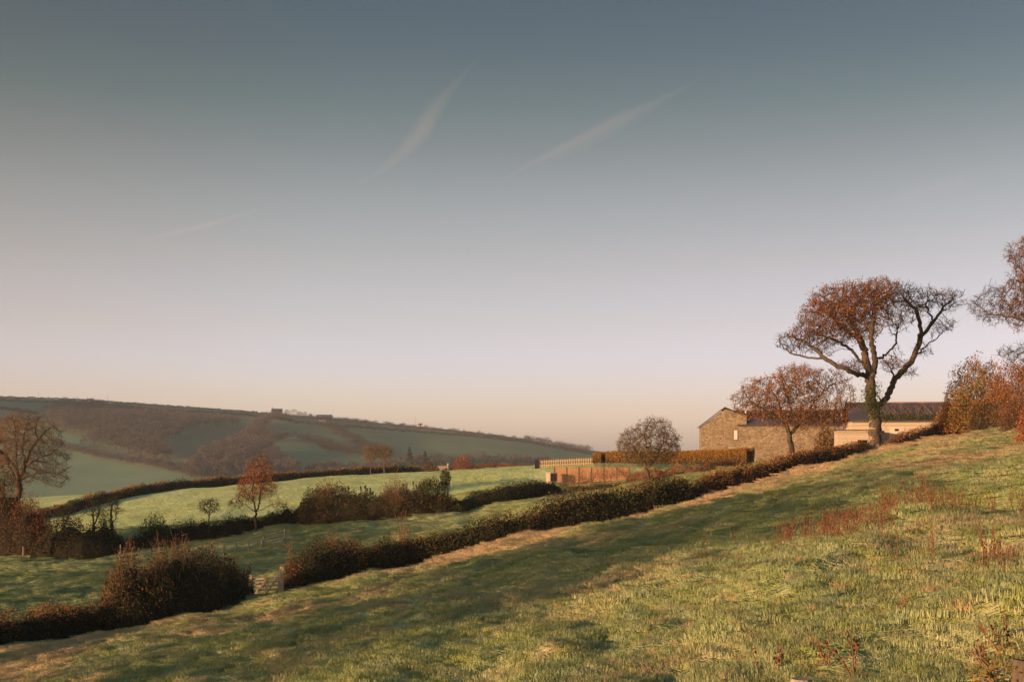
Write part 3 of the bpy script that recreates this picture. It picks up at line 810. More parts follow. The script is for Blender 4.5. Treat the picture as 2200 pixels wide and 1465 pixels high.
def orange_tree():
    D = 107; P = ppx(D); base = np.array(at(549, D))-[0, 0, .2]
    sk = [[base, P(549,1100)], [P(549,1100), P(546,1080,-.2), P(542,1055,-.3), P(545,1025,-.3), P(552,995,-.2)], [P(549,1104), P(558,1080,.3), P(560,1050,.4), P(565,1020,.4), P(572,990,.3)],
          [P(546,1080), P(530,1060,.3), P(520,1040,.4)], [P(560,1050), P(575,1035,-.4), P(585,1015,-.4)],
          [P(549,1100), P(530,1085,-.4), P(512,1075,-.5), P(500,1070,-.5)], [P(549,1100), P(575,1088,.3), P(600,1078,.4)]]
    el = [epx(D,557,1010,32,34,1.2), epx(D,545,1045,38,30,1.3), epx(D,562,985,18,16,.7), epx(D,530,1065,26,22,1), epx(D,578,1040,20,30,1), epx(D,505,1085,20,12,.6), epx(D,600,1085,20,12,.6)]
    def mask(c):
        x = CX+F*c[:, 0]/c[:, 1]; y = HY-F*c[:, 2]/c[:, 1]
        return (1-sstep(1070, 1088, y))*(.35+.65*sstep(985, 1010, y))
    make_tree('young_field_maple', 'small twin-stemmed tree with orange leaves rising from the hedge below the bright field', base, sk, el, .11, .009, .17, 1.0, .2, 1500, 3, .28, .009,
              'darktwig', 'darktwig', 'orangeleaf', 2800, .11, mask, 14, .35)
orange_tree()

def small_trees():
    D = 106; P = ppx(D); base = np.array(at(449, D))-[0, 0, .1]
    sk = [[base, P(449,1108)], [P(449,1108), P(440,1090), P(434,1078)], [P(449,1108), P(452,1090,.3), P(452,1075,.3)], [P(449,1108), P(462,1092), P(470,1080)]]
    make_tree('shrubby_sapling', 'little open sapling with dark clustered leaves on the hedge left of the orange tree', base, sk, [epx(D,450,1086,24,18,.8)], .05, .008, .12, .8, .16, 320, 2, .16, .008,
              'darktwig', 'darktwig', 'brownleaf', 420, .12, None, 15, .35)
    for i, (x, top, lab) in enumerate([(797, 957, 'left of two slender bare trees standing together on the far hedge bank'), (826, 960, 'right of two slender bare trees standing together on the far hedge bank')]):
        D = 214; P = ppx(D); base = np.array(at(x, D))-[0, 0, .1]
        sk = [[base, P(x-1,995), P(x-2,985)], [P(x-2,985), P(x-8,970), P(x-12,962)], [P(x-2,985), P(x+2,970,.4), P(x+2,top+6,.4)], [P(x-1,995), P(x+8,978), P(x+13,966)]]
        make_tree('slender_tree', lab, base, sk, [epx(D,x,974,17,17,1.3), epx(D,x-3,966,13,10,1)], .11, .014, .25, 1.4, .3, 520, 4, .5, .015,
                  'darktwig', 'bark2', 'oliveleaf', 260, .18, None, 16+i, .3, 'pair of slender trees on the far hedge')
    specs = [(137, 1140, 1108, .8, 'ivy-wrapped pollard nearest the domed bare tree in the left hedge'), (201, 1140, 1092, 1, 'ivy-wrapped pollard with spread bare shoots in the left hedge, between two others'),
             (240, 1140, 1084, 1, 'ivy-wrapped twin pollard stems at the right end of the left hedge clump')]
    for i, (x, yb, yt, s, lab) in enumerate(specs):
        D = 103; P = ppx(D); base = np.array(at(x, D))-[0, 0, .1]
        sk = [[base, P(x,1130), P(x-1,1110), P(x-1,yt+8)], [P(x,1130), P(x+8,1112,.3), P(x+13,1098,.3)]]
        el = [epx(D,x,yt,20,22,.8), epx(D,x+14,1095,14,14,.7), epx(D,x-18,1100,14,14,.6)]
        make_tree('pollard_tree', lab, base, sk, el, .13, .010, .17, 1.0, .25, 260, 2, .4, .009, 'ivybark', 'darktwig', 'ivyleaf', 900, .1,
                  lambda c, x=x: np.exp(-(np.minimum(np.abs(CX+F*c[:, 0]/c[:, 1]-x), np.abs(CX+F*c[:, 0]/c[:, 1]-x-10))/4)**2)+.02, 20+i, .3, 'ivy-wrapped pollards in the left hedge')
small_trees()

def right_tree():
    D = 82; P = ppx(D); base = np.array(at(2400, D))-[0, 0, .3]
    sk = [[base, P(2400,900), P(2395,830), P(2385,760)],
          [P(2385,760), P(2330,720,-1), P(2270,695,-1.6), P(2210,690,-1.8), P(2160,680,-1.6), P(2120,672,-1.4)],
          [P(2385,760), P(2350,690,.8), P(2290,640,1.2), P(2230,615,1.4), P(2170,600,1.4)],
          [P(2350,690), P(2310,600,.4), P(2260,550,.4), P(2220,520,.4)],
          [P(2395,830), P(2320,790,-2), P(2260,765,-2.6), P(2210,750,-2.6), P(2170,752,-2.6)],
          [P(2385,760), P(2420,680), P(2420,600), P(2400,530)], [P(2395,800), P(2460,730), P(2520,680)],
          [P(2230,615,1.4), P(2190,575,1.4), P(2165,560,1.4)]]
    el = [epx(D,2190,655,112,52,2.6), epx(D,2250,590,80,60,2.6), epx(D,2210,545,50,42,1.6), epx(D,2195,760,52,24,1.6), epx(D,2360,620,120,120,4), epx(D,2300,560,80,70,3), epx(D,2480,680,90,90,3)]
    def mask(c):
        x = CX+F*c[:, 0]/c[:, 1]; y = HY-F*c[:, 2]/c[:, 1]
        return sstep(2125, 2200, x)*(1-sstep(715, 735, y))*.9+.03
    make_tree('beech_tree', 'rust-tinged tree reaching in from the right edge beside the tall oak', base, sk, el, .42, .010, .22, 1.7, .30, 5200, 4, .40, .010,
              'bark', 'twig', 'oakleaf', 26000, .115, mask, 31, .28, droop=.1)
right_tree()

# ------------------------------------------------------------------ hedges and bushes
def hedge(name, label, pts, width, leaf, dens=130, lsize=.11, dry=None, dry_dens=40, twig_n=8, twig_h=.5, seed=1, lump=.22, cat='hedge', stem='darktwig', group=None, dry_top=.72, twigmat=None, flat=False, lean=0, under=.12, core=.80):
    """pts: (photo x, distance, height in metres)"""
    rng = np.random.default_rng(seed)
    P = np.array([[(x-CX)/F*D, D] for x, D, h in pts]); hh = np.array([p[2] for p in pts])
    seg = np.r_[0, np.cumsum(np.linalg.norm(np.diff(P, axis=0), axis=1))]; L = seg[-1]
    wid = np.array(width) if hasattr(width, '__len__') else np.full(len(pts), width)
    def path(s):
        return np.c_[np.interp(s, seg, P[:, 0]), np.interp(s, seg, P[:, 1])]
    def nrm(s):
        d = path(np.minimum(s+.3, L))-path(np.maximum(s-.3, 0)); d /= np.maximum(np.linalg.norm(d, axis=1, keepdims=True), 1e-6)
        return np.c_[d[:, 1], -d[:, 0]], d
    def surf(s, phi, k):
        """phi 0..pi across the section, k radial factor"""
        h = np.interp(s, seg, hh); w = np.interp(s, seg, wid)
        c = path(s); nn, d = nrm(s)
        if not flat:
            q = 1+lump*noise2(s*.9/max(.5, 1)+seed*13.1, phi*1.6, seed)+lump*.6*noise2(s*2.3, phi*3.1, seed+5)
            h = h*(1.04+lump*.95*noise2(s*.5+seed*7.7, s*0+.3, seed+9)+lump*.7*noise2(s*1.7, s*0+.7, seed+11))
        else: q = 1
        ex = .8 if not flat else .25
        ca, sa = np.cos(phi), np.sin(phi)
        a = np.sign(ca)*np.abs(ca)**ex*w/2*q*k; b = np.abs(sa)**(.85 if not flat else .25)*h*k*q
        end = np.minimum(s, L-s); er = 1 if flat else np.clip(.35+.65*np.sqrt(np.clip(end/np.maximum(w*.6, .1), 0, 1)), 0, 1)
        x = c[:, 0]+nn[:, 0]*a*er; y = c[:, 1]+nn[:, 1]*a*er
        return np.c_[x, y, base_h(x, y)-under+b*er], (nn, d)
    mid = path(np.array([L/2]))[0]; org = np.array([mid[0], mid[1], hz(*mid)])
    root = thing(name, label, cat, org, 0, group)
    # solid core for the stems, its near-black colour giving the shade inside
    ns = max(3, int(L/.5)); nphi = 9
    S, PH = np.meshgrid(np.linspace(0, L, ns), np.linspace(.02, math.pi-.02, nphi), indexing='ij')
    V, _ = surf(S.ravel(), PH.ravel(), core)
    V = V+rng.normal(0, .05 if not flat else .0, V.shape)
    i = np.arange(ns-1)[:, None]*nphi; j = np.arange(nphi-1)[None]
    q = np.stack([i+j, i+j+1, i+nphi+j+1, i+nphi+j], -1).reshape(-1, 4)
    caps = [np.array([list(range(nphi))]), np.array([list(range((ns-1)*nphi, ns*nphi))[::-1]])]
    link('stems', np_mesh('stems', V-org, [q]+caps), M['core'], root)
    area = L*(np.mean(hh)*2+np.mean(wid))
    n = int(area*dens)
    s = rng.uniform(0, L, n); phi = rng.uniform(.0, math.pi, n); k = rng.uniform(.78, 1.06 if not flat else 1.01, n)
    c, _ = surf(s, phi, k)
    if flat:   # fill both ends
        m = int(np.mean(hh)*np.mean(wid)*dens*2)
        s2 = np.where(rng.uniform(size=m) < .5, 0, L); ph2 = rng.uniform(0, math.pi, m); c2, _ = surf(s2, ph2, np.sqrt(rng.uniform(0, 1, m)))
        c = np.r_[c, c2]
    v, f = leaf_quads(c, lsize, rng)
    link('foliage', np_mesh('foliage', v-org, f), M[leaf], root)
    if dry:
        n = int(area*dry_dens)
        s = rng.uniform(0, L, n); phi = math.pi/2+rng.normal(0, .55, n); phi = np.clip(phi, .1, math.pi-.1)
        g = noise2(s*.35, s*0+2.2, seed+3) > -.25
        c, _ = surf(s[g], phi[g], rng.uniform(.92, 1.16, g.sum()))
        v, f = leaf_quads(c, lsize*1.1, rng)
        link('dry_foliage', np_mesh('dry_foliage', v-org, f), M[dry], root)
    n = int(L*twig_n)
    if n:
        s = rng.uniform(0, L, n); phi = np.clip(math.pi/2+rng.normal(0, .5, n), .15, math.pi-.15)
        p0, (nn, d) = surf(s, phi, .8)
        a = rng.normal(0, .35, n)[:, None]; b = rng.normal(0, .35, n)[:, None]
        u = np.c_[nn*a+d*b, np.ones(n)]; h = rng.uniform(.25, 1.25, n)[:, None]**1.3*twig_h+np.interp(s, seg, hh)[:, None]*.2
        v, f = strands(p0, p0+u*h, .011, .004, .08, 3, rng)
        link('twigs', np_mesh('twigs', v-org, f), M[twigmat or stem], root)
    return root
def bush(name, label, x, D, rx, rz, leaf, nleaf=1500, lsize=.11, nstem=160, stem='darktwig', seed=1, ry=None, zoff=0, cat='bush', group=None, core=.55, top=1.0, dry=None, ndry=0, low=.1):
    rng = np.random.default_rng(seed)
    base = np.array(at(x, D)) if not isinstance(x, tuple) else np.array([x[0], x[1], hz(*x)])
    ry = ry or rx
    root = thing(name, label, cat, base, 0, group)
    d = rand_dirs(nstem, rng); d[:, 2] = np.abs(d[:, 2])*1.1+.05
    lum = 1+.18*noise2(d[:, 0]*2.2+seed, d[:, 1]*2.2+d[:, 2]*2, seed)
    e = d*np.array([rx, ry, rz])*rng.uniform(.62, 1.0, (nstem, 1))*lum[:, None]; e[:, 2] += zoff
    s = np.c_[rng.normal(0, rx*.16, nstem), rng.normal(0, ry*.16, nstem), np.full(nstem, -.08)]
    v, f = strands(s, e, .022, .006, .10, 4, rng)
    # side twigs
    m = nstem*5; i = rng.integers(0, nstem, m); k = rng.uniform(.45, 1, (m, 1)); p = s[i]+(e[i]-s[i])*k
    q = p+(rand_dirs(m, rng)+d[i]*.8)*rng.uniform(.12, .38, (m, 1))*min(1.3, rz*.6)
    v, f = merge((v, f), strands(p, q, .008, .003, .08, 3, rng))
    link('stems', np_mesh('stems', v, f), M[stem], root)
    def shell(n, lo, hi):
        d = rand_dirs(n, rng); d[:, 2] = np.where(d[:, 2] < -low, -d[:, 2], d[:, 2])
        l = 1+.2*noise2(d[:, 0]*2.2+seed, d[:, 1]*2.2+d[:, 2]*2, seed)+.14*noise2(d[:, 0]*5, d[:, 2]*5+d[:, 1]*5, seed+2)
        c = d*np.array([rx, ry, rz])*(rng.uniform(lo**3, hi**3, n)**(1/3)*l)[:, None]; c[:, 2] = np.maximum(c[:, 2]+zoff, .02); return c
    if nleaf:
        v, f = leaf_quads(shell(nleaf, core, 1.03), lsize, rng); link('foliage', np_mesh('foliage', v, f), M[leaf], root)
    if ndry:
        c = shell(ndry, .85, 1.1); c = c[c[:, 2] > rz*.35]
        v, f = leaf_quads(c, lsize, rng); link('dry_foliage', np_mesh('dry_foliage', v, f), M[dry], root)
    return root
def hq(x, ytop, o=.6): return hp(x, hd(x)+o, ytop)
def hp(x, D, ytop, ybase=None):        # hedge point: height so that the top reaches photo row ytop
    g = hz((x-CX)/F*D, D); return (x, D, max(.4, (HY-ytop)/F*D-g))

# hedge along the near field
hedge('hedgerow', 'low clipped hedge with rusty bracken on top at bottom left', [hq(-150,1330), hq(0,1312), hq(110,1308), hq(215,1298)], 1.7, 'hedgeleaf', 210, .09, 'bracken', 60, 10, .35, 41)
hedge('overgrown_hedge', 'tall dark overgrown hedge thicket with a pale twiggy top, left of the wooden field gate',
      [hq(203,1296), hq(232,1244), hq(275,1210), hq(340,1192), hq(420,1196), hq(480,1210), hq(512,1232), hq(536,1264)], [1.8,2.6,3.2,3.4,3.4,3.0,2.2,1.4], 'hedgeleaf', 210, .10, 'brownleaf', 60, 75, .7, 42, .3, twigmat='deadstem')
hedge('hedgerow', 'hedge with dark red bracken top running right from the wooden field gate',
      [hq(612,1192), hq(650,1170), hq(720,1160), hq(800,1160), hq(868,1138)], 2.5, 'hedgeleaf', 180, .10, 'bracken', 34, 10, .35, 43)
hedge('hedgerow', 'long dark green hedge climbing past the hurdle fence towards the clipped hedge',
      [hq(866,1140), hq(920,1150), hq(1000,1130), hq(1061,1106), hq(1100,1104), hq(1200,1070), hq(1300,1060), hq(1379,1042), hq(1410,1028), hq(1490,1026)], 2.7, 'hedgeleaf', 150, .11, 'brownleaf', 26, 6, .3, 44)
hedge('hedgerow', 'ivy-green and brown hedge bank below the stone barn leading up to the tall oak',
      [hq(1488,1024), hq(1560,1008), hq(1640,990), hq(1710,970), hq(1780,953), hq(1860,947)], 2.1, 'brownleaf', 170, .11, 'amberleaf', 20, 14, .4, 45, dry_top=.7)
hedge('bramble_bank', 'dark brown bramble bank right of the oak trunk below the boarded building',
      [hp(1890,99,956), hp(1940,100,936), hp(2000,101,914), hp(2055,101.5,900)], 2.0, 'brownleaf', 150, .11, 'bracken', 20, 12, .3, 46)
hedge('dead_bracken_bank', 'orange dead bracken around the foot of the gate post at the hedge end', [hq(596,1264,.2), hq(610,1228,.2), hq(650,1240,.2), hq(700,1244,.2)], 1.0, 'bracken', 150, .10, None, 0, 24, .3, 47, cat='bracken', stem='deadstem', core=.4)
# second hedge line
hedge('scrub', 'grey-brown scrub at the foot of the domed bare tree', [hp(-120,108,1090), hp(-20,108,1078), hp(40,107,1074), hp(105,106,1100)], 4, 'brownleaf', 120, .12, 'bracken', 12, 30, .7, 48, .25, twigmat='deadstem')
hedge('overgrown_hedge', 'dark hedge clump bearing the ivy-wrapped pollards', [hp(70,101.5,1150), hp(130,101.5,1130), hp(200,102,1118), hp(245,102.5,1108), hp(268,103,1150)], [2.6,3.4,3.6,3,2], 'hedgeleaf', 120, .12, 'brownleaf', 26, 16, .5, 49, .25)
bush('holly_bush', 'rounded near-black evergreen bush standing proud of the low hedge', 335, 105, 1.6, 2.7, 'ivyleaf', 4200, .12, 60, seed=50)
hedge('hedgerow', 'low dark clipped hedge passing under the orange tree', [hp(262,103.4,1146), hp(300,104,1142), hp(380,105.5,1124), hp(450,106.6,1118), hp(540,108.4,1110), hp(640,109.6,1085)], 1.9, 'hedgeleaf', 140, .11, 'brownleaf', 12, 5, .3, 51)
hedge('bramble_thicket', 'broad dark bramble thicket below the bright field, between orange tree and green mound',
      [hp(632,109.6,1082), hp(665,109.4,1050), hp(720,109,1058), hp(800,108,1066), hp(880,107.6,1056), hp(960,108,1062), hp(1000,109,1066)], [2.2,4,4.4,4,4,4,3], 'hedgeleaf', 170, .12, 'brownleaf', 30, 12, .4, 52, .2)
bush('thorn_bush', 'brown twiggy bush on the left end of the bramble thicket', 700, 108.5, 1.7, 3.9, 'brownleaf', 1300, .12, 240, 'deadstem', 53)
bush('thorn_bush', 'pale brown twiggy bush in the middle of the bramble thicket', 852, 107.2, 1.7, 3.6, 'brownleaf', 900, .12, 260, 'deadstem', 54)
bush('holly_bush', 'dark evergreen bush with a pointed tip on the right of the bramble thicket', 925, 108.4, 1.3, 1.35, 'ivyleaf', 3600, .12, 60, seed=55, dry='brownleaf', ndry=900, zoff=1.5, low=1.1)
bush('holly_bush', 'narrow pointed evergreen leaning from the bramble thicket beside the green field', 957, 108.8, .5, .8, 'ivyleaf', 1000, .12, 30, seed=56, zoff=2.7, low=1.1)
hedge('hedgerow', 'smooth green hedge mound curving up to the stone pier', [hp(985,109,1074), hp(1030,110.5,1048), hp(1080,112,1036), hp(1140,114.5,1034), hp(1200,117,1040)], [2.6,3.2,3.2,2.6,1.8], 'hedgeleaf', 140, .11, None, 0, 6, .25, 57, .1)
# far hedge at the top of the bright field
hedge('hedgerow', 'long far hedge with orange-lit top along the back of the bright field', [hp(-40,150,1130), hp(80,160,1094), hp(200,174,1062), hp(330,187,1040), hp(450,195,1028), hp(560,203,1020), hp(700,212,1010), hp(840,220,1000), hp(918,224.5,1004)], 2.2, 'hedgeleaf', 110, .15, 'amberleaf', 20, 4, .35, 58)  # amber leaves along the top paint in its orange sunlight
hedge('hedgerow', 'far scrubby hedge between the distant field gate and the picket fence', [hp(966,226,1002), hp(1010,222,1000), hp(1070,212,998), hp(1150,192,998)], 1.6, 'brownleaf', 60, .18, 'bracken', 14, 8, .5, 59)
bush('thorn_bush', 'reddish round bush just right of the distant field gate', 994, 221, 1.9, 2.9, 'bracken', 1400, .2, 120, 'deadstem', 60)
bush('thorn_bush', 'small brown bush just left of the distant field gate', 925, 222, 1.8, 1.9, 'brownleaf', 900, .2, 90, 'deadstem', 61)
bush('thorn_bush', 'low brown bush midway between the distant field gate and picket fence', 1060, 212, 2.0, 1.4, 'brownleaf', 800, .18, 90, 'deadstem', 62)
# bushes at the right
bush('hawthorn_bush', 'tall round olive-brown bush at the end of the boarded building', 2105, 100, 2.9, 5.4, 'oliveleaf', 12000, .15, 160, 'bark', 63, dry='amberleaf', ndry=5500, core=.4)
bush('hawthorn_bush', 'russet bush in front of the olive-brown bush at the field top', 2062, 101, 2.1, 3.2, 'amberleaf', 8500, .13, 130, 'bark', 64, core=.4)
bush('bramble_bush', 'dark ivy-green bush between the russet bush and the red-brown bush', 2122, 97, 1.6, 2.7, 'hedgeleaf', 2200, .12, 120, seed=65, dry='bracken', ndry=900)
bush('blackthorn_bush', 'large dark red-brown bush under the tree at the right edge', 2215, 84, 2.7, 4.6, 'brownleaf', 9000, .11, 420, 'deadstem', 66, dry='oakleaf', ndry=9000)
bush('bramble_bush', 'dark bush with a few red leaves at the right edge of the field', 2195, 72, 1.35, 2.1, 'brownleaf', 3200, .09, 240, seed=67, dry='redleaf', ndry=900)
bush('bramble_bush', 'glowing red bush at the right edge above the dead dock stems', 2228, 52, .95, 1.75, 'redleaf', 3600, .075, 220, 'deadstem', 68)
# garden by the farm
bush('shrub', 'dark ivy-green shrub against the stone barn between the two oaks', 1775, 124, 1.3, 2.9, 'hedgeleaf', 1900, .13, 120, seed=69, dry='amberleaf', ndry=900)
bush('shrub', 'tall dark shrub behind the oak fork under the slate roof', 1836, 131, 2.4, 5.0, 'brownleaf', 2200, .14, 200, seed=70, dry='amberleaf', ndry=900)
hedge('flower_bed', 'orange bed of dead garden plants below the clipped hedge', [hp(1345,119,1012), hp(1420,119,1008), hp(1500,119,1000), hp(1610,119,986)], 2.6, 'bracken', 90, .13, 'amberleaf', 20, 16, .4, 71, .3, cat='plants', stem='deadstem', core=.4)
hedge('dead_reeds', 'pale brown dead stalks in front of the hurdle fence', [hp(1205,117,1034), hp(1260,116,1026), hp(1320,114,1020), hp(1390,110,1018)], 2.0, 'bracken', 34, .10, None, 0, 60, .9, 72, .3, cat='plants', stem='deadstem', core=.25)
bush('sapling_shrub', 'upright yellow-green shoots rising from the red-topped hedge', 712, 70.5, .55, 2.9, 'oliveleaf', 260, .09, 60, 'bark2', 73)
bush('willow_shrub', 'tall pale bare shoots behind the hedge at the dip', 865, 74, .75, 3.2, 'brownleaf', 40, .08, 46, 'bark2', 74)
bush('elder_stump', 'pale cut shoots standing above the hedge end by the field gate', 624, 68.5, .35, 2.6, 'brownleaf', 20, .08, 40, 'gateshoot' if 'gateshoot' in M else 'bark2', 75)
bush('bramble_bush', 'reddish dome of bramble in the hedge below the tall bare shoots', 868, 73.2, .7, 1.3, 'brownleaf', 1100, .10, 70, seed=76, dry='bracken', ndry=250)

# ------------------------------------------------------------------ clipped garden hedges
def at_dir(x, D): return (x, D)
hedge('clipped_hedge', 'long square-clipped orange beech hedge in front of the stone barn', [hp(1309,143,968), hp(1400,139,966), hp(1500,134.5,963), hp(1612,129,961)], 1.5, 'beech', 300, .11, None, 0, 0, .1, 80, 0, flat=True, stem='deadstem', under=.1)
hedge('clipped_hedge', 'short square-clipped beech block at the end of the picket fence', [hp(1279,145.5,970), hp(1297,144.8,969)], 1.4, 'beech', 320, .11, None, 0, 0, .1, 81, 0, flat=True, stem='deadstem', under=.1)

# ------------------------------------------------------------------ fences and gates
def ground_line(pts, n):
    P = np.array([[(x-CX)/F*D, D] for x, D in pts]); s = np.r_[0, np.cumsum(np.linalg.norm(np.diff(P, axis=0), axis=1))]
    t = np.linspace(0, s[-1], n); X = np.interp(t, s, P[:, 0]); Y = np.interp(t, s, P[:, 1])
    return [Vector(p) for p in np.c_[X, Y, base_h(X, Y)]]
def picket_fence():
    L = ground_line([(1160,150),(1279,146.6)], 25); o = L[0]
    t = thing('picket_fence', 'pale wooden picket fence along the garden edge left of the clipped hedges', 'fence', o)
    rl = MB()
    for h in (.3, .75):
        rl = MB(); rl.bar(L[0]-o+Vector((0, .03, h)), L[-1]-o+Vector((0, .03, h)), .04, .07); rl.build('rail', M['picket'], t)
    for p in L:
        m = MB(); q = p-o; k = random.uniform(-.03, .03)
        m.prism([(q.x-.07, q.z-.1), (q.x+.07, q.z-.1), (q.x+.07+k*.3, q.z+.92+k), (q.x, q.z+.98+k), (q.x-.07+k*.3, q.z+.92+k)], q.y-.012, q.y+.008)
        m.build('picket', M['picket'], t)
    for p in L[::8]:
        m = MB(); q = p-o; m.box(q.x-.05, q.x+.05, q.y+.075, q.y+.17, q.z-.2, q.z+1.0); m.build('post', M['picket'], t)
    m = MB(); q = L[0]-o; m.box(q.x-.62, q.x-.1, q.y-.1, q.y+.1, q.z-.1, q.z+.95); m.build('gate_pier', M['dark'], t)
picket_fence()
def panel_fence():
    n = 6; L = ground_line([(1191,127),(1352,124)], n+1); o = L[0]
    t = thing('panel_fence', 'rusty-brown hurdle fence with dark posts around the garden', 'fence', o)
    for i in range(n):
        a = L[i]-o; b = L[i+1]-o; m = MB()
        za, zb = (HY-1004)/F*L[i].y-o.z, (HY-1005)/F*L[i+1].y-o.z
        za = max(za, a.z+.7); zb = max(zb, b.z+.7)
        k = 8
        for j in range(k):                                   # vertical slats, alternately set back
            u0, u1 = j/k+.006, (j+1)/k-.006; off = .012 if j % 2 else 0
            p = a.lerp(b, u0); q = a.lerp(b, u1); zz = za+(zb-za)*(u0+u1)/2+random.uniform(-.025, .025)
            v = [(p.x, p.y+off, p.z-.1), (q.x, q.y+off, q.z-.1), (q.x, q.y+off, zz), (p.x, p.y+off, zz)]
            m.quad(*v); m.quad(*[(x, y+.03, z) for x, y, z in v][::-1])
            m.quad((p.x, p.y+off, zz), (q.x, q.y+off, zz), (q.x, q.y+off+.03, zz), (p.x, p.y+off+.03, zz))
        m.build('panel', M['panel'], t)
    for i in range(n+1):
        q = L[i]-o; m = MB(); z1 = max((HY-1004)/F*L[i].y-o.z, q.z+.7)
        m.box(q.x-.045, q.x+.045, q.y-.07, q.y-.005, q.z-.1, z1+.05); m.build('post', M['darkpost'], t)
panel_fence()
def pier():
    p = at(1178, 125.4)
    t = thing('stone_pier', 'pale stone gate pier at the left end of the hurdle fence', 'pier', p)
    m = MB(); m.box(-.22, .16, -.2, .2, -.2, 1.0); m.box(-.27, .21, -.25, .25, 1.0, 1.12); m.build('shaft', M['render'], t)
    m = MB(); m.box(-.1, .35, -.28, -.2, -.2, .22); m.build('foot_stone', M['render'], t)
    p = at(1189, 125.2)
    t = thing('water_trough', 'dark tank standing against the stone gate pier', 'tank', p)
    m = MB(); m.box(-.28, .38, -.25, .3, .2, .98); m.build('tank', M['dark'], t)
    m = MB(); m.box(-.31, .41, -.28, .33, .98, 1.03); m.build('lid', M['darkpost'], t)
    m = MB(); m.box(-.2, -.1, -.2, .2, -.2, .2); m.box(.2, .3, -.2, .2, -.2, .2); m.build('stand', M['darkpost'], t)
pier()
def field_gate(name, label, xa, xb, Da, Db, h, w, group=None, mat_='gatewood', bars=5):
    a = at(xa, Da); b = at(xb, Db); o = a.lerp(b, .5)
    d = b-a; ang = math.atan2(d.y, d.x); L = math.hypot(d.x, d.y); dz = (b.z-a.z)*.15; o.z = max(a.z, o.z)
    t = thing(name, label, 'gate', o, ang)
    X0, X1 = -L/2, L/2; zf = lambda x: dz*(x/L)
    for x, hh in ((X0-.1, h+.15), (X1+.1, h+.5)):
        m = MB(); m.box(x-.09, x+.09, -.09, .09, zf(x)-.3, zf(x)+hh); m.box(x-.07, x+.07, -.07, .07, zf(x)+hh, zf(x)+hh+.03); m.build('post', M[mat_], t)
    m = MB(); m.bar((X1-.05, 0, zf(X1)+.1), (X1-.05, 0, zf(X1)+h+.12), .09, .08); m.build('hanging_stile', M[mat_], t)
    m = MB(); m.bar((X0+.05, 0, zf(X0)+.1), (X0+.05, 0, zf(X0)+h), .08, .08); m.build('closing_stile', M[mat_], t)
    for i in range(bars):
        z = .18+(h-.24)*(i/(bars-1))**.85
        m = MB(); m.bar((X0+.09, 0, zf(X0)+z), (X1-.09, 0, zf(X1)+z), .05, w); m.build('rail', M[mat_], t)
    m = MB(); m.bar((X0+.12, -.055, zf(X0)+.2), (X0+(X1-X0)*.55, -.055, zf(0)+h-.08), .05, w*.9); m.bar((X1-.12, -.055, zf(X1)+h-.05), (X0+(X1-X0)*.48, -.055, zf(0)+.2), .05, w*.9); m.build('brace', M[mat_], t)
    m = MB(); m.bar((X0+L*.55, .055, zf(X0+L*.55)+.12), (X0+L*.55, .055, zf(X0+L*.55)+h-.02), .05, .08); m.build('upright', M[mat_], t)
    return t
field_gate('field_gate', 'sunlit wooden five-bar field gate in the gap of the near hedge', 541, 601, 66.2, 66.6, 1.12, .095)
field_gate('field_gate', 'distant wooden field gate in the far hedge above the bright field', 927, 961, 225, 225.5, 1.15, .11)
def metal_gate():
    a = at(566, 92); b = at(612, 91.5); o = a; d = b-a
    t = thing('metal_gate', 'grey metal field gate standing in the frosty middle field behind the near hedge', 'gate', o)
    for p in (Vector((0, 0, 0)), d):
        m = MB(); m.tube([p+Vector((0, 0, -.2)), p+Vector((0, 0, 1.25))], .05, 8); m.build('post', M['metal'], t)
    for z in (.2, .4, .6, .82, 1.08):
        m = MB(); m.tube([Vector((.05, 0, z)), d+Vector((-.05, 0, z))], .022, 6); m.build('rail', M['metal'], t)
    m = MB(); m.tube([d*.5+Vector((0, 0, .2)), d*.5+Vector((0, 0, 1.08))], .02, 6); m.build('upright', M['metal'], t)
metal_gate()
def wire_fence():
    xs = [258,267,300,326,344,370,405,436,455,480,508,535,561]
    L = [at(x, 95-(x-258)*.009) for x in xs]; o = L[0]
    t = thing('wire_fence', 'post-and-wire fence crossing the frosty middle field', 'fence', o)
    for p in L:
        m = MB(); q = p-o; h = random.uniform(.85, 1.15); l = random.uniform(-.06, .06)
        m.tube([q+Vector((0, 0, -.2)), q+Vector((l, 0, h))], .05, 7); m.build('post', M['postwood'], t)
    for z in (.3, .6, .85):
        m = MB(); m.tube([p-o+Vector((0, 0, z)) for p in L], .006, 3); m.build('wire', M['wire'], t)
wire_fence()
def post(name, label, p, h, r, m_, lean=(0, 0), cat='post', chamf=True):
    t = thing(name, label, cat, p)
    m = MB(); rng = random.Random(hash(label) % 1000)
    k = 14; m.tube([(0, 0, -.3), (lean[0]*.5, lean[1]*.5, h*.5), (lean[0]*.95, lean[1]*.95, h-.012), (lean[0], lean[1], h)], [r*1.05, r*1.01, r, r*.93], k)
    m.build('stake', M[m_], t)
    return t
post('fence_post', 'lone pale post standing at the edge of the left hedge clump', at(50, 101), 1.05, .05, 'postwood')
pz = px3(1721, 1457, 6.2); q = Vector((pz[0], pz[1], hz(pz[0], pz[1])))
post('fence_post', 'sawn-off grey post top poking up at the bottom edge of the foreground grass', q, pz[2]-q.z, .054, 'postwood')
pz = px3(2186, 1418, 6.6); q = Vector((pz[0], pz[1], hz(pz[0], pz[1])))
post('fence_post', 'dark mossy post in the bottom right corner among brambles', q, pz[2]-q.z, .05, 'darkpost', (.03, 0))

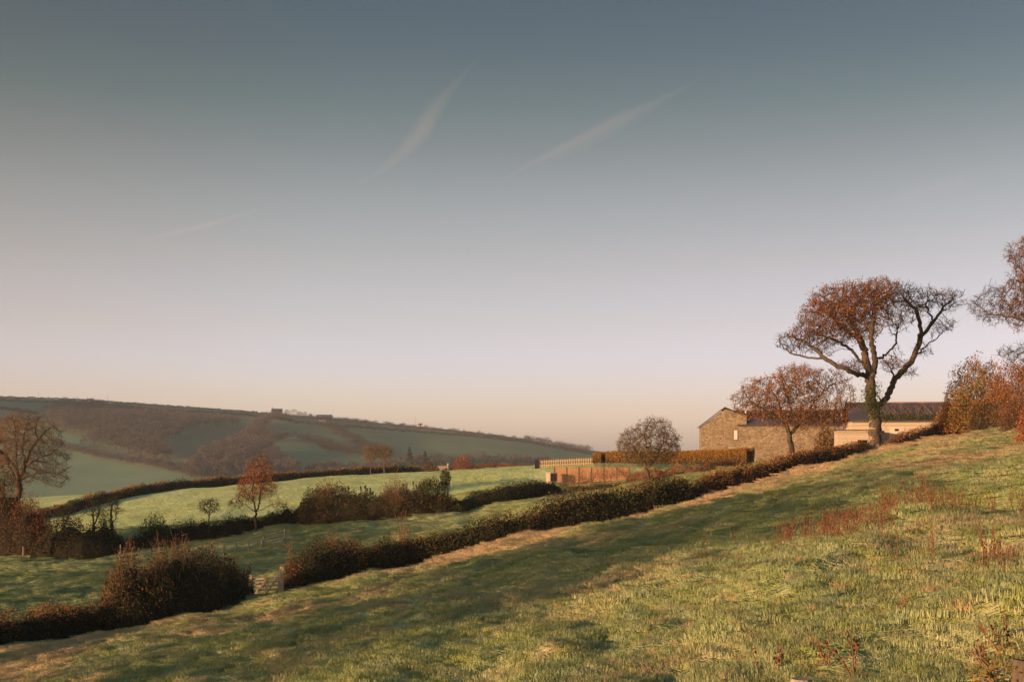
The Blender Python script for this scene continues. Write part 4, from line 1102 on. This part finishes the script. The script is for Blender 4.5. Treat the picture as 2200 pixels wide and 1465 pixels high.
# ------------------------------------------------------------------ buildings
def barn():
    ox, oy = at(1507, 143).xy; rz = math.radians(-7)
    t = thing('stone_barn', 'sunlit stone barn with a gable end and long slate roof behind the clipped hedge', 'barn', (ox, oy, 0), rz)
    c, s = math.cos(rz), math.sin(rz)
    def lx(x):      # local x of photo column x on the wall plane
        u = (x-CX)/F; return (u*oy-ox)/(c-u*s)
    def lz(x, y):
        X = lx(x); return (HY-y)/F*(oy+X*s)
    G = -2.0
    xe, xa, xk, xr, xw = lx(1507), lx(1557), lx(1577), lx(1604), lx(1806)
    ze, za, zk = lz(1507,914), lz(1557,876), lz(1577,884)
    zr = lz(1700,880); zev = lz(1650,912)
    m = MB(); m.prism([(xe, G), (xr, G), (xr, lz(1604,893)-.05), (xk, zk-.05), (xa, za-.12), (xe, ze-.05)], 0, 9); m.build('gable_wing', M['stone'], t)
    m = MB()      # wing roof, two slopes with thickness
    for (x0, z0, x1, z1) in ((xe-.22, ze-.16, xa, za), (xa, za, xk, zk), (xk, zk, xr+.1, lz(1604,892))):
        m.prism([(x0, z0), (x1, z1), (x1, z1+.13), (x0, z0+.13)], -.15, 9.2)
    m.build('wing_roof', M['slate'], t)
    m = MB(); m.box(xr, xw, .0, 6.0, G, zev-.05); m.build('main_wall', M['stone'], t)
    m = MB()
    x0 = lx(1584); e = .12
    A, B, Cc, Dd = (x0, -.18, zev-.06), (xw+.25, -.18, zev-.06), (xw+.25, 3.0, zr), (xk+.2, 3.0, zr)
    A2, B2 = (x0, 6.2, zev-.06), (xw+.25, 6.2, zev-.06)
    dn = lambda p: (p[0], p[1], p[2]-e)
    for q in ((A, B, Cc, Dd), (B2, A2, Dd, Cc), (A, Dd, A2), (B, B2, Cc), (dn(A), dn(A2), dn(B2), dn(B)), (A, dn(A), dn(B), B), (A2, B2, dn(B2), dn(A2)), (A, A2, dn(A2), dn(A)), (B, dn(B), dn(B2), B2)): m.quad(*q)
    rf = m.build('main_roof', M['slate'], t)
    m = MB(); m.tube([(xk+.2, 3.0, zr+.02), (xw+.25, 3.0, zr+.02)], .10, 6); m.build('ridge_tiles', M['slate_rust'], rf)
    fx = lx(1603); m = MB(); m.tube([(fx, -.05+.6, zev), (fx, .55, lz(1603,882))], .11, 10); m.tube([(fx, .55, lz(1603,882)), (fx, .55, lz(1603,880))], .15, 10); m.build('flue_pipe', M['flue'], t)
    wx0, wx1, wz0, wz1 = lx(1576), lx(1584), lz(1580,944), lz(1580,924)
    m = MB()
    for bx in ((wx0-.10, wx0, -.05, .03, wz0-.1, wz1+.1), (wx1, wx1+.06, -.05, .03, wz0-.1, wz1+.1), (wx0, wx1, -.05, .03, wz1, wz1+.1), (wx0, wx1, -.06, .03, wz0-.1, wz0)): m.box(*bx)
    w = m.build('window', M['frame'], t)
    m = MB(); m.box(wx0, wx1, -.012, .01, wz0, wz1); m.build('pane', M['glass'], w)
    m = MB(); m.box(lx(1618), lx(1621), -.004, .02, lz(1620,965), lz(1620,962)); 
barn()
def boarded():
    ox, oy = at(1892, 120).xy; rz = math.radians(-7)
    t = thing('boarded_building', 'long low building of pale horizontal boards under a slate roof right of the oak trunk', 'building', (ox, oy, 0), rz)
    c, s = math.cos(rz), math.sin(rz)
    lx = lambda x: ((x-CX)/F*oy-ox)/(c-(x-CX)/F*s)
    lz = lambda x, y: (HY-y)/F*(oy+lx(x)*s)
    x0, x1 = lx(1830), lx(2052)
    zt, zr = lz(1950,905), lz(1950,866)
    m = MB(); m.box(x0, x1, 0, 6, -.6, zt); m.build('board_wall', M['boards'], t)
    A, B, Cc, Dd = (x0-.2, -.25, zt-.03), (x1+.2, -.25, zt-.03), (x1+.2, 3, zr), (x0-.2, 3, zr); A2, B2 = (x0-.2, 6.25, zt-.03), (x1+.2, 6.25, zt-.03)
    dn = lambda p: (p[0], p[1], p[2]+.14)
    m = MB()
    for q in ((dn(A), dn(B), dn(Cc), dn(Dd)), (dn(B2), dn(A2), dn(Dd), dn(Cc)), (A, dn(A), dn(B), B), (A2, B2, dn(B2), dn(A2)), (A, Dd, Cc, B), (A2, B2, Cc, Dd), (A, dn(A), dn(Dd), Dd), (A2, Dd, dn(Dd), dn(A2)), (B, Cc, dn(Cc), dn(B)), (B2, dn(B2), dn(Cc), Cc)): m.quad(*q)
    rf = m.build('roof', M['slate'], t)
    m = MB(); m.tube([(x0-.2, 3, zr+.15), (x1+.2, 3, zr+.15)], .11, 6); m.build('ridge_tiles', M['slate_rust'], rf)
    m = MB(); m.box(lx(1911), lx(1912), -.05, -.003, .4, zt-.55); m.box(lx(1912), lx(1943), -.035, -.003, .4, zt-.55); m.build('door', M['render'], t)
    for xa, xb, ya, yb in ((1922,1931,926,921), (1893,1899,929,925)):
        m = MB(); m.box(lx(xa), lx(xb), -.045, -.002, lz(xa,ya), lz(xa,yb)); m.build('window', M['dark'], t)
    rng = np.random.default_rng(90); n = 1500
    xx = rng.uniform(lx(1893), x1, n); hgt = .35+.35*np.abs(noise2(xx*.8, xx*0, 91)); k = rng.uniform(0, 1, n)**1.4*hgt
    cpt = np.c_[xx, -.3+k*2.2*.7+rng.normal(0, .07, n), zt+.18+k*(zr-zt)*.7/1.0+rng.normal(0, .06, n)]
    v, f = leaf_quads(cpt, .13, rng); link('ivy', np_mesh('ivy', v, f), M['ivyleaf'], t)
    n = 90; xx = rng.uniform(lx(1893), x1, n); p0 = np.c_[xx, np.full(n, -.28), np.full(n, zt+.16)]; kk = rng.uniform(.5, 1, n)[:, None]
    p1 = p0+np.c_[rng.normal(0, .5, n), 3.1*kk, (zr-zt)*kk+.1]
    v, f = strands(p0, p1, .022, .01, .06, 4, rng); link('ivy_stems', np_mesh('ivy_stems', v, f), M['deadstem'], t)
    # the lower annexe
    ox, oy = at(1800, 117).xy; t = thing('boarded_shed', 'low pale boarded shed with a dark opening left of the oak trunk', 'shed', (ox, oy, 0), rz)
    x0, x1 = 0, ((1888-CX)/F*oy-ox)/(c-(1888-CX)/F*s)
    z1 = (HY-925)/F*oy; z0 = -1.0
    oa, ob, oz0, oz1 = ((1843-CX)/F*oy-ox)/(c-(1843-CX)/F*s), ((1866-CX)/F*oy-ox)/(c-(1866-CX)/F*s), z0, (HY-945)/F*oy
    m = MB(); m.box(x0, oa, 0, 2.5, z0, z1); m.box(ob, x1, 0, 2.5, z0, z1); m.box(oa, ob, .003, 2.5, oz1, z1-.003); m.build('wall', M['boards'], t)
    m = MB(); m.box(oa, ob, .6, .7, z0, oz1); m.build('opening', M['dark'], t)
    m = MB(); m.prism([(x0-.1, z1), (x1+.1, z1), (x1+.1, z1+.07), (x0-.1, z1+.10)], -.12, 2.6); m.build('roof', M['slate'], t)
boarded()

# ------------------------------------------------------------------ far hill: woods, hedges, farm
def crowns(C, r, hgt, m_, per=60, q=.9, rng=RNG, low=False):
    """ragged crowns, one after the other; C ground points, r radii, hgt heights"""
    n = len(C); d = rand_dirs(n*per, rng); d[:, 2] = np.where(d[:, 2] < -.3, -d[:, 2], d[:, 2])
    R = np.repeat(r, per)[:, None]; Hh = np.repeat(hgt, per)[:, None]
    k = rng.uniform(.2, 1, (n*per, 1))**.45
    c = np.repeat(C, per, 0)+np.c_[d[:, :2]*R*k, Hh*(.42 if low else .55)+d[:, 2:]*Hh*(.58 if low else .45)*k]
    return leaf_quads(c, q, rng, aspect=.7)
def trunks(C, hgt, rng, r=.16):
    return strands(C-[0, 0, .3], C+np.c_[rng.normal(0, .3, (len(C), 2)), hgt*.75], r, r*.3, .03, 3, rng)
def wood(name, label, poly, n, hmin, hmax, m_='farwood', seed=1, per=120, q=.62, d0=480, d1=1400):
    rng = np.random.default_rng(seed); xs = [p[0] for p in poly]; ys = [p[1] for p in poly]
    X = rng.uniform(min(xs), max(xs), n*6); Y = rng.uniform(min(ys), max(ys), n*6); k = in_poly(X, Y, poly); X, Y = X[k][:n], Y[k][:n]
    C = hit(X, Y, d0, d1); h = rng.uniform(hmin, hmax, len(C)); r = h*rng.uniform(.32, .5, len(C))
    v, f = merge(crowns(C, r, h, None, per, q, rng), trunks(C, h, rng))
    o = link(name, np_mesh(name, v, f), M[m_]); tag(o, label, None, kind='stuff'); return o
wood('woodland', 'large grey-brown bare wood high on the far hillside',
     [(92,892),(141,874),(202,872),(303,890),(404,902),(518,912),(543,918),(430,921),(385,940),(350,954),(300,948),(212,943),(150,932),(118,918)], 900, 6, 10, seed=101)
wood('copse', 'brown copse in the fold of the far hillside behind the domed bare tree', [(170,962),(205,940),(250,930),(300,942),(350,966),(368,988),(330,990),(270,972),(205,962)], 300, 6, 9, seed=102)
wood('woodland', 'bare purple-brown wood filling the valley behind the orange tree', [(395,1022),(420,990),(470,972),(505,952),(545,930),(565,912),(585,950),(600,990),(640,1015),(640,1030),(420,1030)], 620, 6, 10, seed=103)
wood('woodland', 'misty strip of trees along the valley foot behind the slender pair', [(640,1018),(720,1012),(800,1010),(880,996),(960,994),(1060,990),(1180,992),(1180,1004),(900,1012),(700,1030)], 300, 5, 8, seed=104, d0=450)
def far_hedge(label, path, w, h, seed, n_per=2.2, m_='farhedge', var=.35, q=.5, name='hedgerow', group='hedgerows on the far hillside', per=64):
    rng = np.random.default_rng(seed); path = np.array(path, float)
    C = hit(path[:, 0], path[:, 1], 480, 1260)
    P = resample(C, 1.0/n_per*2); P = P+np.c_[rng.normal(0, w*.25, (len(P), 2)), np.zeros(len(P))]; P[:, 2] = base_h(P[:, 0], P[:, 1])
    hh = h*(1+var*noise2(np.arange(len(P))*.13, np.zeros(len(P)), seed)*1.5+rng.normal(0, var*.4, len(P))); hh = np.maximum(hh, .5)
    org = P[len(P)//2].copy()
    v, f = crowns(P-org, np.full(len(P), w*.68), hh*1.15, None, per, q, rng, True)
    o = link(name, np_mesh(name, v, f), M[m_]); o.location = org
    tag(o, label, 'hedge', group); return o
far_hedge('thin far hedge along the skyline at top left', [(-40,853),(80,857),(200,862),(350,873),(480,882),(575,890)], 2.2, 1.6, 110)
far_hedge('second thin far hedge just under the left skyline', [(-40,862),(100,866),(220,872),(350,884),(450,888),(563,897)], 2.5, 2.0, 111)
far_hedge('far hedge slanting under the top left pasture', [(-30,876),(30,884),(80,892)], 3, 2.6, 112)
far_hedge('upper far hedge running right from the hilltop farm to the skyline', [(563,897),(632,910),(702,918),(766,922),(880,930),(1000,939),(1140,954),(1225,970),(1275,980)], 3.2, 3.0, 113)
far_hedge('broad diagonal far hedge descending below the hilltop farm', [(707,918),(735,936),(766,951),(791,966),(836,980)], 9, 5, 114, per=90)
far_hedge('far line of dark trees and scrub above the valley wood', [(590,948),(614,944),(657,948),(690,957),(715,970),(778,985)], 5, 5.5, 115, var=.5, per=80)
far_hedge('far hedge with brown trees below the hillside copse', [(115,956),(160,970),(230,988),(300,998),(360,1010),(425,1026)], 4, 4, 116, m_='farwood', var=.5, per=80)
far_hedge('far dotted hedge slanting below the copse', [(285,990),(330,996),(375,1008),(425,1022)], 3, 2.5, 117, var=.6)
far_hedge('far skyline hedge right of the hilltop farm', [(830,914),(900,921),(960,927),(1050,938),(1110,945),(1150,951)], 4, 2.8, 118, var=.5)
far_hedge('dark wooded skyline dropping to the picket fence', [(1125,949),(1160,954),(1200,962),(1262,974)], 7, 5.5, 119, var=.4, per=90)
far_hedge('brown scrub belt under the hilltop farm', [(600,897),(660,903),(740,909),(800,914)], 9, 4.5, 120, m_='farwood', per=90)
far_hedge('far hedge climbing from the valley wood to the upper hedge', [(545,935),(562,918),(575,903),(600,900)], 8, 6, 121, m_='farwood', per=90)
def far_tree(label, x, y, h, r, m_, seed, name='distant_tree', group='trees along the far skyline', per=420, q=.42):
    rng = np.random.default_rng(seed); C = hit([x], [y], 700, 1262)[0]
    t = thing(name, label, 'tree', C, 0, group)
    v, f = trunks(np.zeros((1, 3)), np.array([h]), rng, .2); link('trunk', np_mesh('trunk', v, f), M['bark2'], t)
    v, f = crowns(np.zeros((1, 3)), np.array([r]), np.array([h]), None, per, q, rng, True); link('crown', np_mesh('crown', v, f), M[m_], t); return t
for i, (x, y, h, r, m_, lab) in enumerate([
    (617,894,7,4,'farwarm','broad tan skyline tree just right of the hilltop farmhouse'), (631,894,7.5,4.5,'farwarm','tallest rounded tan tree on the skyline by the hilltop farmhouse'),
    (643,896,6,3,'farwarm','thin tan skyline tree at the right end of the farmhouse trees'), (654,898,6.5,3.2,'farwarm','brown skyline tree left of the low hilltop sheds'), (667,900,5.5,2,'farwood','narrow bare skyline tree beside the low hilltop sheds'),
    (742,908,5.5,3,'farwarm','lone pale tan tree on the skyline right of the hilltop sheds'), (765,909,5,4,'farhedge','dark skyline clump first right of the lone tan tree'), (786,911,5,3.5,'farhedge','dark skyline tree midway along the evergreen clump'),
    (806,912,4.5,4,'farwarm','tan bush near the end of the skyline evergreen clump'), (830,914,4.6,5,'farhedge','low dark dome at the end of the skyline evergreen clump'), (863,917,4,3,'farhedge','small dark bush alone on the descending skyline'),
    (140,860,3.5,4,'farhedge','small dark bush on the skyline at far left'), (1133,945,5,4,'farhedge','left dark dome of the wooded skyline above the picket fence'), (1157,950,5,4,'farhedge','right dark dome of the wooded skyline above the picket fence'),
    (1262,970,7,3.2,'farwarm','pale bare tree on the skyline beside the clipped block')]):
    far_tree(lab, x, y, h, r, m_, 130+i)
for i, (x, y, h, lab) in enumerate([(880,1000,17,'taller dark conifer standing in the misty valley'), (913,1000,12,'shorter dark conifer standing in the misty valley')]):
    rng = np.random.default_rng(150+i); D = 620; X = (x-CX)/F*D; C = np.array([X, D, base_h(X, D)[0]])
    h = (HY-(960 if i == 0 else 970))/F*D-C[2]
    t = thing('conifer_tree', lab, 'tree', C, 0, 'conifers in the misty valley')
    v, f = trunks(np.zeros((1, 3)), np.array([h*1.2]), rng, .3); link('trunk', np_mesh('trunk', v, f), M['bark2'], t)
    k = rng.uniform(0, 1, 900)**.7; a = rng.uniform(0, 6.28, 900); rr = (1-k)*h*.22*rng.uniform(.4, 1.1, 900)+.2
    v, f = leaf_quads(np.c_[rr*np.cos(a), rr*np.sin(a), h*(.12+.88*k)], 1.0, rng); link('crown', np_mesh('crown', v, f), M['conifer'], t)
def far_house(name, label, x, y, w, hgt, dep, rzr, wallm, roofm, gable=True, windows=2):
    C = hit([x], [y], 700, 1262)[0]; t = thing(name, label, 'house' if gable else 'shed', C, rzr)
    m = MB(); m.box(-w/2, w/2, -dep/2, dep/2, -1.5, hgt); 
    if gable: m.prism([(0,0)], 0, 0) if False else None
    m.build('wall', M[wallm], t)
    r = dep*.45 if gable else dep*.16
    m = MB(); e = .4
    prof = [(-dep/2-e, hgt-.2), (0, hgt+r), (dep/2+e, hgt-.2), (dep/2+e, hgt), (0, hgt+r+.25), (-dep/2-e, hgt)]
    n = len(m.v); k = len(prof)
    m.v += [(-w/2-e, p, z) for p, z in prof]+[(w/2+e, p, z) for p, z in prof]
    m.f.append(tuple(range(k))); m.f.append(tuple(range(2*k-1, k-1, -1)))
    for i in range(k): j = (i+1) % k; m.f.append((j, i, k+i, k+j))
    rf = m.build('roof', M[roofm], t)
    if gable:
        for sx in (-w/2, w/2):
            m = MB(); m.quad((sx, -dep/2, hgt), (sx, dep/2, hgt), (sx, 0, hgt+r)); m.build('gable', M[wallm], t)
        m = MB(); m.box(-w/2+.2, -w/2+1.2, -.5, .5, hgt+r-.5, hgt+r+1.3); m.build('chimney', M[wallm], rf)
    for i in range(windows):
        m = MB(); cx = -w/2+w*(i+.5)/windows; m.box(cx-.6, cx+.6, -dep/2-.06, -dep/2+.02, hgt*.45, hgt*.45+1.1); m.build('window', M['dark'], t)
    return t
far_house('farmhouse', 'slate-roofed farmhouse on the far skyline left of the tan trees', 595, 893, 9.5, 3.6, 6.5, .1, 'render', 'farslate', True, 3)
far_house('farm_shed', 'long low grey-roofed shed on the far skyline', 697, 900, 14, 2.6, 9, -.05, 'farslate', 'metal', False, 2)
far_house('farm_shed', 'tiny hut alone on the descending far skyline', 903, 917.5, 3.4, 2.4, 3, 0, 'render', 'farslate', True, 1)
far_house('bungalow', 'small pale cottage glowing below the farmhouse on the far hill', 693, 905, 6, 2.2, 4, .2, 'render', 'slate_rust', True, 2)
for i, (x, y, h, lab) in enumerate([(82,856,6.5,'left of two thin poles on the far left skyline'), (231,864,6.5,'right of two thin poles on the far left skyline'), (893,917,9,'thin mast beside the tiny hut on the far skyline'), (997,929,5,'short pole on the far skyline above the picket fence field')]):
    C = hit([x], [y], 700, 1262)[0]; t = thing('utility_pole', lab, 'pole', C, 0, 'poles on the far skyline')
    m = MB(); m.tube([(0, 0, -1), (0, 0, h)], [.13, .09], 8); m.build('shaft', M['darkpost'], t)
    m = MB(); m.box(-.6, .6, -.06, .06, h-.6, h-.48); m.build('crossarm', M['darkpost'], t)

# ------------------------------------------------------------------ weeds
def dock_mesh(seed, h):
    rng = np.random.default_rng(seed); n = 3
    p0 = np.c_[rng.normal(0, .03, (n, 2)), np.full(n, -.05)]; p1 = np.c_[rng.normal(0, .12, (n, 2)), h*rng.uniform(.7, 1, n)]
    sv, sf = strands(p0, p1, .008, .004, .05, 4, rng)
    k = rng.uniform(.4, 1, 60); i = rng.integers(0, n, 60); c = p0[i]+(p1[i]-p0[i])*k[:, None]+rng.normal(0, .014, (60, 3))
    lv, lf = leaf_quads(c, .034, rng); return (sv, sf), (lv, lf)
def weeds():
    c = bpy.data.collections.new('dock_variants')
    for i in range(5):
        a, b = dock_mesh(200+i, .7); v, f = merge(a, b); me = np_mesh('dock', v, f); me.materials.append(M['dock'])
        c.objects.link(bpy.data.objects.new('dock_%02d' % i, me))
    rng = np.random.default_rng(77)
    poly = [(1630,1200),(1680,1150),(1800,1105),(1900,1080),(2000,1060),(2100,1070),(2110,1140),(2000,1170),(1900,1185),(1800,1215),(1700,1225)]
    X = rng.uniform(1630, 2100, 3000); Y = rng.uniform(1050, 1210, 3000); k = in_poly(X, Y, poly)
    X, Y = X[k], Y[k]; g = noise2(X*.016, Y*.028, 78)+.35*rng.normal(size=len(X)) > .12; X, Y = X[g][:300], Y[g][:300]
    X = np.r_[X, rng.uniform(1480, 2150, 70)]; Y = np.r_[Y, rng.uniform(960, 1240, 70)]
    X = np.r_[X, rng.uniform(2100, 2200, 16)]; Y = np.r_[Y, rng.uniform(1100, 1300, 16)]
    n0 = len(X); X = np.r_[X, rng.uniform(150, 2190, 420)]; Y = np.r_[Y, rng.uniform(1010, 1440, 420)]
    C = hit(X, Y, 8, 110, 400); small = np.arange(len(X)) >= n0; ok = (C[:, 1] < 90)&(.66*C[:, 0]-.75*C[:, 1]+55.8 > 1); C = C[ok]; small = small[ok]; C[:, 2] = H(C[:, 0], C[:, 1])
    scatter('dead_weeds', 'rust-red dead dock stems in drifts across the right of the field', C, rng.integers(0, 5, len(C)), np.where(small, rng.uniform(.10, .26, len(C)), rng.uniform(.36, .70, len(C))), c)
    # single stalks in the foreground
    protos = []
    for i, (x, y, h, lab) in enumerate([(1834,1412,.34,'tall red-brown dock stalk standing alone near the bottom right'), (1782,1405,.24,'pale branching dead stalk left of the tall dock stalk'), (1648,1420,.3,'thin dotted dead stalk left of the sawn-off post'),
                                        (2112,1440,.3,'dead stalk right of the tall dock stalk near the corner'), (2165,1380,.42,'tallest thin stalk by the mossy corner post'), (1927,1318,.16,'short dark stalk alone in the shaded grass')]):
        C = hit([x], [y], 5, 60, 400)[0]; C[2] = hz(C[0], C[1])
        t = thing('dock_stalk', lab, 'dead plant', C, random.uniform(0, 6), 'lone dead stalks in the foreground')
        a, b = dock_mesh(220+i, h); n1 = 1 if i in (0, 4) else 3
        link('stem', np_mesh('stem', *a), M['deadstem'], t); link('seedhead', np_mesh('seedhead', *b), M['dock'], t)
    for k, x in enumerate(np.r_[np.linspace(732, 800, 15), np.linspace(862, 900, 9)]):
        C = at(float(x+random.uniform(-2, 2)), 112+random.uniform(-.5, .5)); h = random.uniform(1.5, 2.6)
        if k == 0:
            t = thing('teasel_stalk', 'dark dead stalk in the row standing above the bramble thicket', 'dead plant', C, 0, 'dark stalks above the bramble thicket'); proto = t
            m = MB(); m.tube([(0, 0, -.1), (.03, 0, .5), (0, 0, 1)], [.02, .018, .012], 5); m.build('stem', M['darktwig'], t)
            rng2 = np.random.default_rng(5); kk = rng2.uniform(.45, 1.05, 60); v, f = leaf_quads(np.c_[rng2.normal(0, .06, (60, 2)), kk], .10, rng2); link('seedhead', np_mesh('seedhead', v, f), M['darktwig'], t)
            t.scale = (1, 1, h)
        else: dup(proto, C, random.uniform(0, 6), (1, 1, h))
    # bramble in the corner
    bush('bramble_bush', 'low mixed bramble in the bottom right corner around the mossy post', (2.80, 6.75), None, .34, .26, 'oliveleaf', 620, .024, 12, 'deadstem', 230, dry='redleaf', ndry=16)
weeds()

# ------------------------------------------------------------------ unseen trees added past the left edge to cast the field's long shade
def shade_wood():
    rng = np.random.default_rng(300)
    P = []
    for Y in np.linspace(2, 26, 15): P.append((-31+rng.normal(0, 1.2), Y+rng.normal(0, .5), np.interp(Y, [1, 6, 16, 26], [13, 16.5, 17, 15])))
    for Y in np.linspace(54, 90, 17): P.append((-52+rng.normal(0, 1.5), Y, 11))
    for Y in np.linspace(29, 38, 7): P.append((-33+rng.normal(0, .8), Y, 6.5))
    P = np.array(P); C = np.c_[P[:, :2], base_h(P[:, 0], P[:, 1])]
    h = P[:, 2]*rng.uniform(.85, 1.1, len(C))
    v, f = merge(crowns(C, h*.36, h, None, 420, .5, rng), trunks(C, h, rng, .2))
    o = link('added_shade_belt', np_mesh('added_shade_belt', v, f), M['brownleaf']); tag(o, 'unseen belt of trees added at the left to shade the field', None, kind='stuff')
shade_wood()

# ------------------------------------------------------------------ vapour trails
def trail_mat(d):
    m, nt, o = mat('vapour'); v = N(nt, 'ShaderNodeVolumePrincipled', inp={'Density': d, 'Color': (1, .93, .9, 1)}); nt.links.new(v.outputs[0], o.inputs['Volume']); return m
def trail(label, pts, wid, dens, seed):
    rng = np.random.default_rng(seed); ALT = 2600.0
    P = np.array([[(x-CX)/(HY-y)*ALT, F/(HY-y)*ALT, ALT] for x, y in pts]); W = np.array(wid)
    t = np.linspace(0, len(P)-1, 60); i = np.arange(len(P))
    from_ = np.c_[np.interp(t, i, P[:, 0]), np.interp(t, i, P[:, 1]), np.interp(t, i, P[:, 2])]
    root = thing('vapour_trail', label, 'vapour trail', from_[30], 0, 'faint vapour trails in the sky')
    for k in range(6):
        w = 1.6*np.interp(t, i, W)*from_[:, 1]/F*.5*rng.uniform(.3, 1.0)*np.sin(np.pi*np.linspace(0, 1, 60))**.6
        off = rng.normal(0, .22, 2); c = from_+np.c_[np.zeros(60), w*off[0]*2, w*off[1]*2]
        w = w*(1+.35*noise2(np.arange(60)*.35, np.zeros(60), seed+k))
        m = MB(); m.tube([tuple(q-from_[30]) for q in c], list(np.maximum(w, 1.5)), 10); m.build('vapour_strand', TR[dens], root, True)
TR = {k: trail_mat(d) for k, d in (('a', .000045), ('b', .000024))}
trail('curving faint vapour trail rising in the middle of the sky', [(740,408),(810,375),(868,328),(905,285),(935,235),(975,185),(1050,100)], [8,16,26,34,34,26,14], 'b', 1)
trail('brightest straight vapour trail right of centre sky', [(1060,398),(1130,358),(1200,325),(1320,265),(1400,225),(1530,158)], [8,16,26,36,34,14], 'a', 2)
trail('short thin vapour trail low in the left sky', [(285,520),(360,503),(430,487),(520,461),(600,438)], [6,12,14,10,6], 'a', 3)
trail('very faint vapour trail low at the right of the sky', [(1880,440),(1960,418),(2080,385),(2210,352)], [8,20,22,16], 'b', 4)

# ------------------------------------------------------------------ haze, sky, sun, camera
def haze():
    m, nt, o = mat('morning_haze')
    v = N(nt, 'ShaderNodeVolumePrincipled', inp={'Density': HAZE, 'Color': (.82, .90, 1, 1), 'Anisotropy': 0}); nt.links.new(v.outputs[0], o.inputs['Volume'])
    b = MB(); b.box(-4300, 4300, -4300, 4300, -180, 150); h = b.build('haze', m); tag(h, 'thin morning haze lying in the valley', None, kind='stuff')
HAZE = .0001
haze()

w = bpy.data.worlds.new('World'); sc.world = w; w.use_nodes = True
nt = w.node_tree; nt.nodes.clear()
sky = N(nt, 'ShaderNodeTexSky', sky_type='NISHITA', sun_disc=False, sun_elevation=SUN_EL, sun_rotation=SUN_AZ, altitude=50, air_density=1.0, dust_density=2.0, ozone_density=1.5)
dz = N(nt, 'ShaderNodeSeparateXYZ', inp={0: N(nt, 'ShaderNodeTexCoord').outputs['Generated']}).outputs[2]
g = lambda v: (v[0]/2, v[1]/2, v[2]/2)
lift = ramp(nt, dz, [(0, g((2.5, 2.35, 3.9))), (.035, g((1.85, 1.68, 2.7))), (.068, g((1.62, 1.41, 2.2))), (.104, g((1.51, 1.174, 1.454))), (.155, g((1.346, .985, .998))), (.205, g((1.071, .819, .749))), (.24, g((.826, .655, .573))),
                     (.274, g((.575, .535, .455))), (.307, g((.454, .440, .405))), (.345, g((.369, .379, .373))), (.45, g((.55, .62, .66))), (.62, g((1.75, 2.0, 2.0))), (1, g((1.9, 2.0, 2.0)))])
dn = N(nt, 'ShaderNodeVectorMath', operation='DOT_PRODUCT', inp={0: N(nt, 'ShaderNodeTexCoord').outputs['Generated'], 1: tuple(SUN)}).outputs['Value']
side = ramp(nt, math_(nt, 'MULTIPLY_ADD', dn, .5, .5), [(.145, (.90, .87, .89)), (.305, (1, 1, 1)), (.5, (1.03, .93, .85))])
lift = mixc(nt, 1, lift, side, 'MULTIPLY')
skyc = mixc(nt, 1, sky.outputs[0], lift, 'MULTIPLY')
bg = N(nt, 'ShaderNodeBackground', inp={0: skyc, 1: .194})
wo = N(nt, 'ShaderNodeOutputWorld'); nt.links.new(bg.outputs[0], wo.inputs[0])

sd = bpy.data.lights.new('sun', 'SUN'); sd.energy = 5; sd.angle = math.radians(.6); sd.color = (1, .62, .36)
so = bpy.data.objects.new('sun', sd); COL.objects.link(so); so.rotation_euler = Vector(SUN).to_track_quat('Z', 'Y').to_euler()

cd = bpy.data.cameras.new('camera'); cd.sensor_width = 36; cd.lens = 36*F/2200; cd.shift_y = (HY-732.5)/2200; cd.clip_start = .1; cd.clip_end = 60000
co = bpy.data.objects.new('camera', cd); COL.objects.link(co); co.location = (0, 0, 0); co.rotation_euler = (math.pi/2, 0, 0); sc.camera = co

sc.view_settings.view_transform = 'Standard'; sc.view_settings.look = 'None'; sc.view_settings.exposure = 1.15; sc.view_settings.gamma = 1
sc.cycles.use_denoising = True
sc.cycles.max_bounces = 6; sc.cycles.diffuse_bounces = 3; sc.cycles.transmission_bounces = 4; sc.cycles.volume_bounces = 1; sc.cycles.transparent_max_bounces = 8
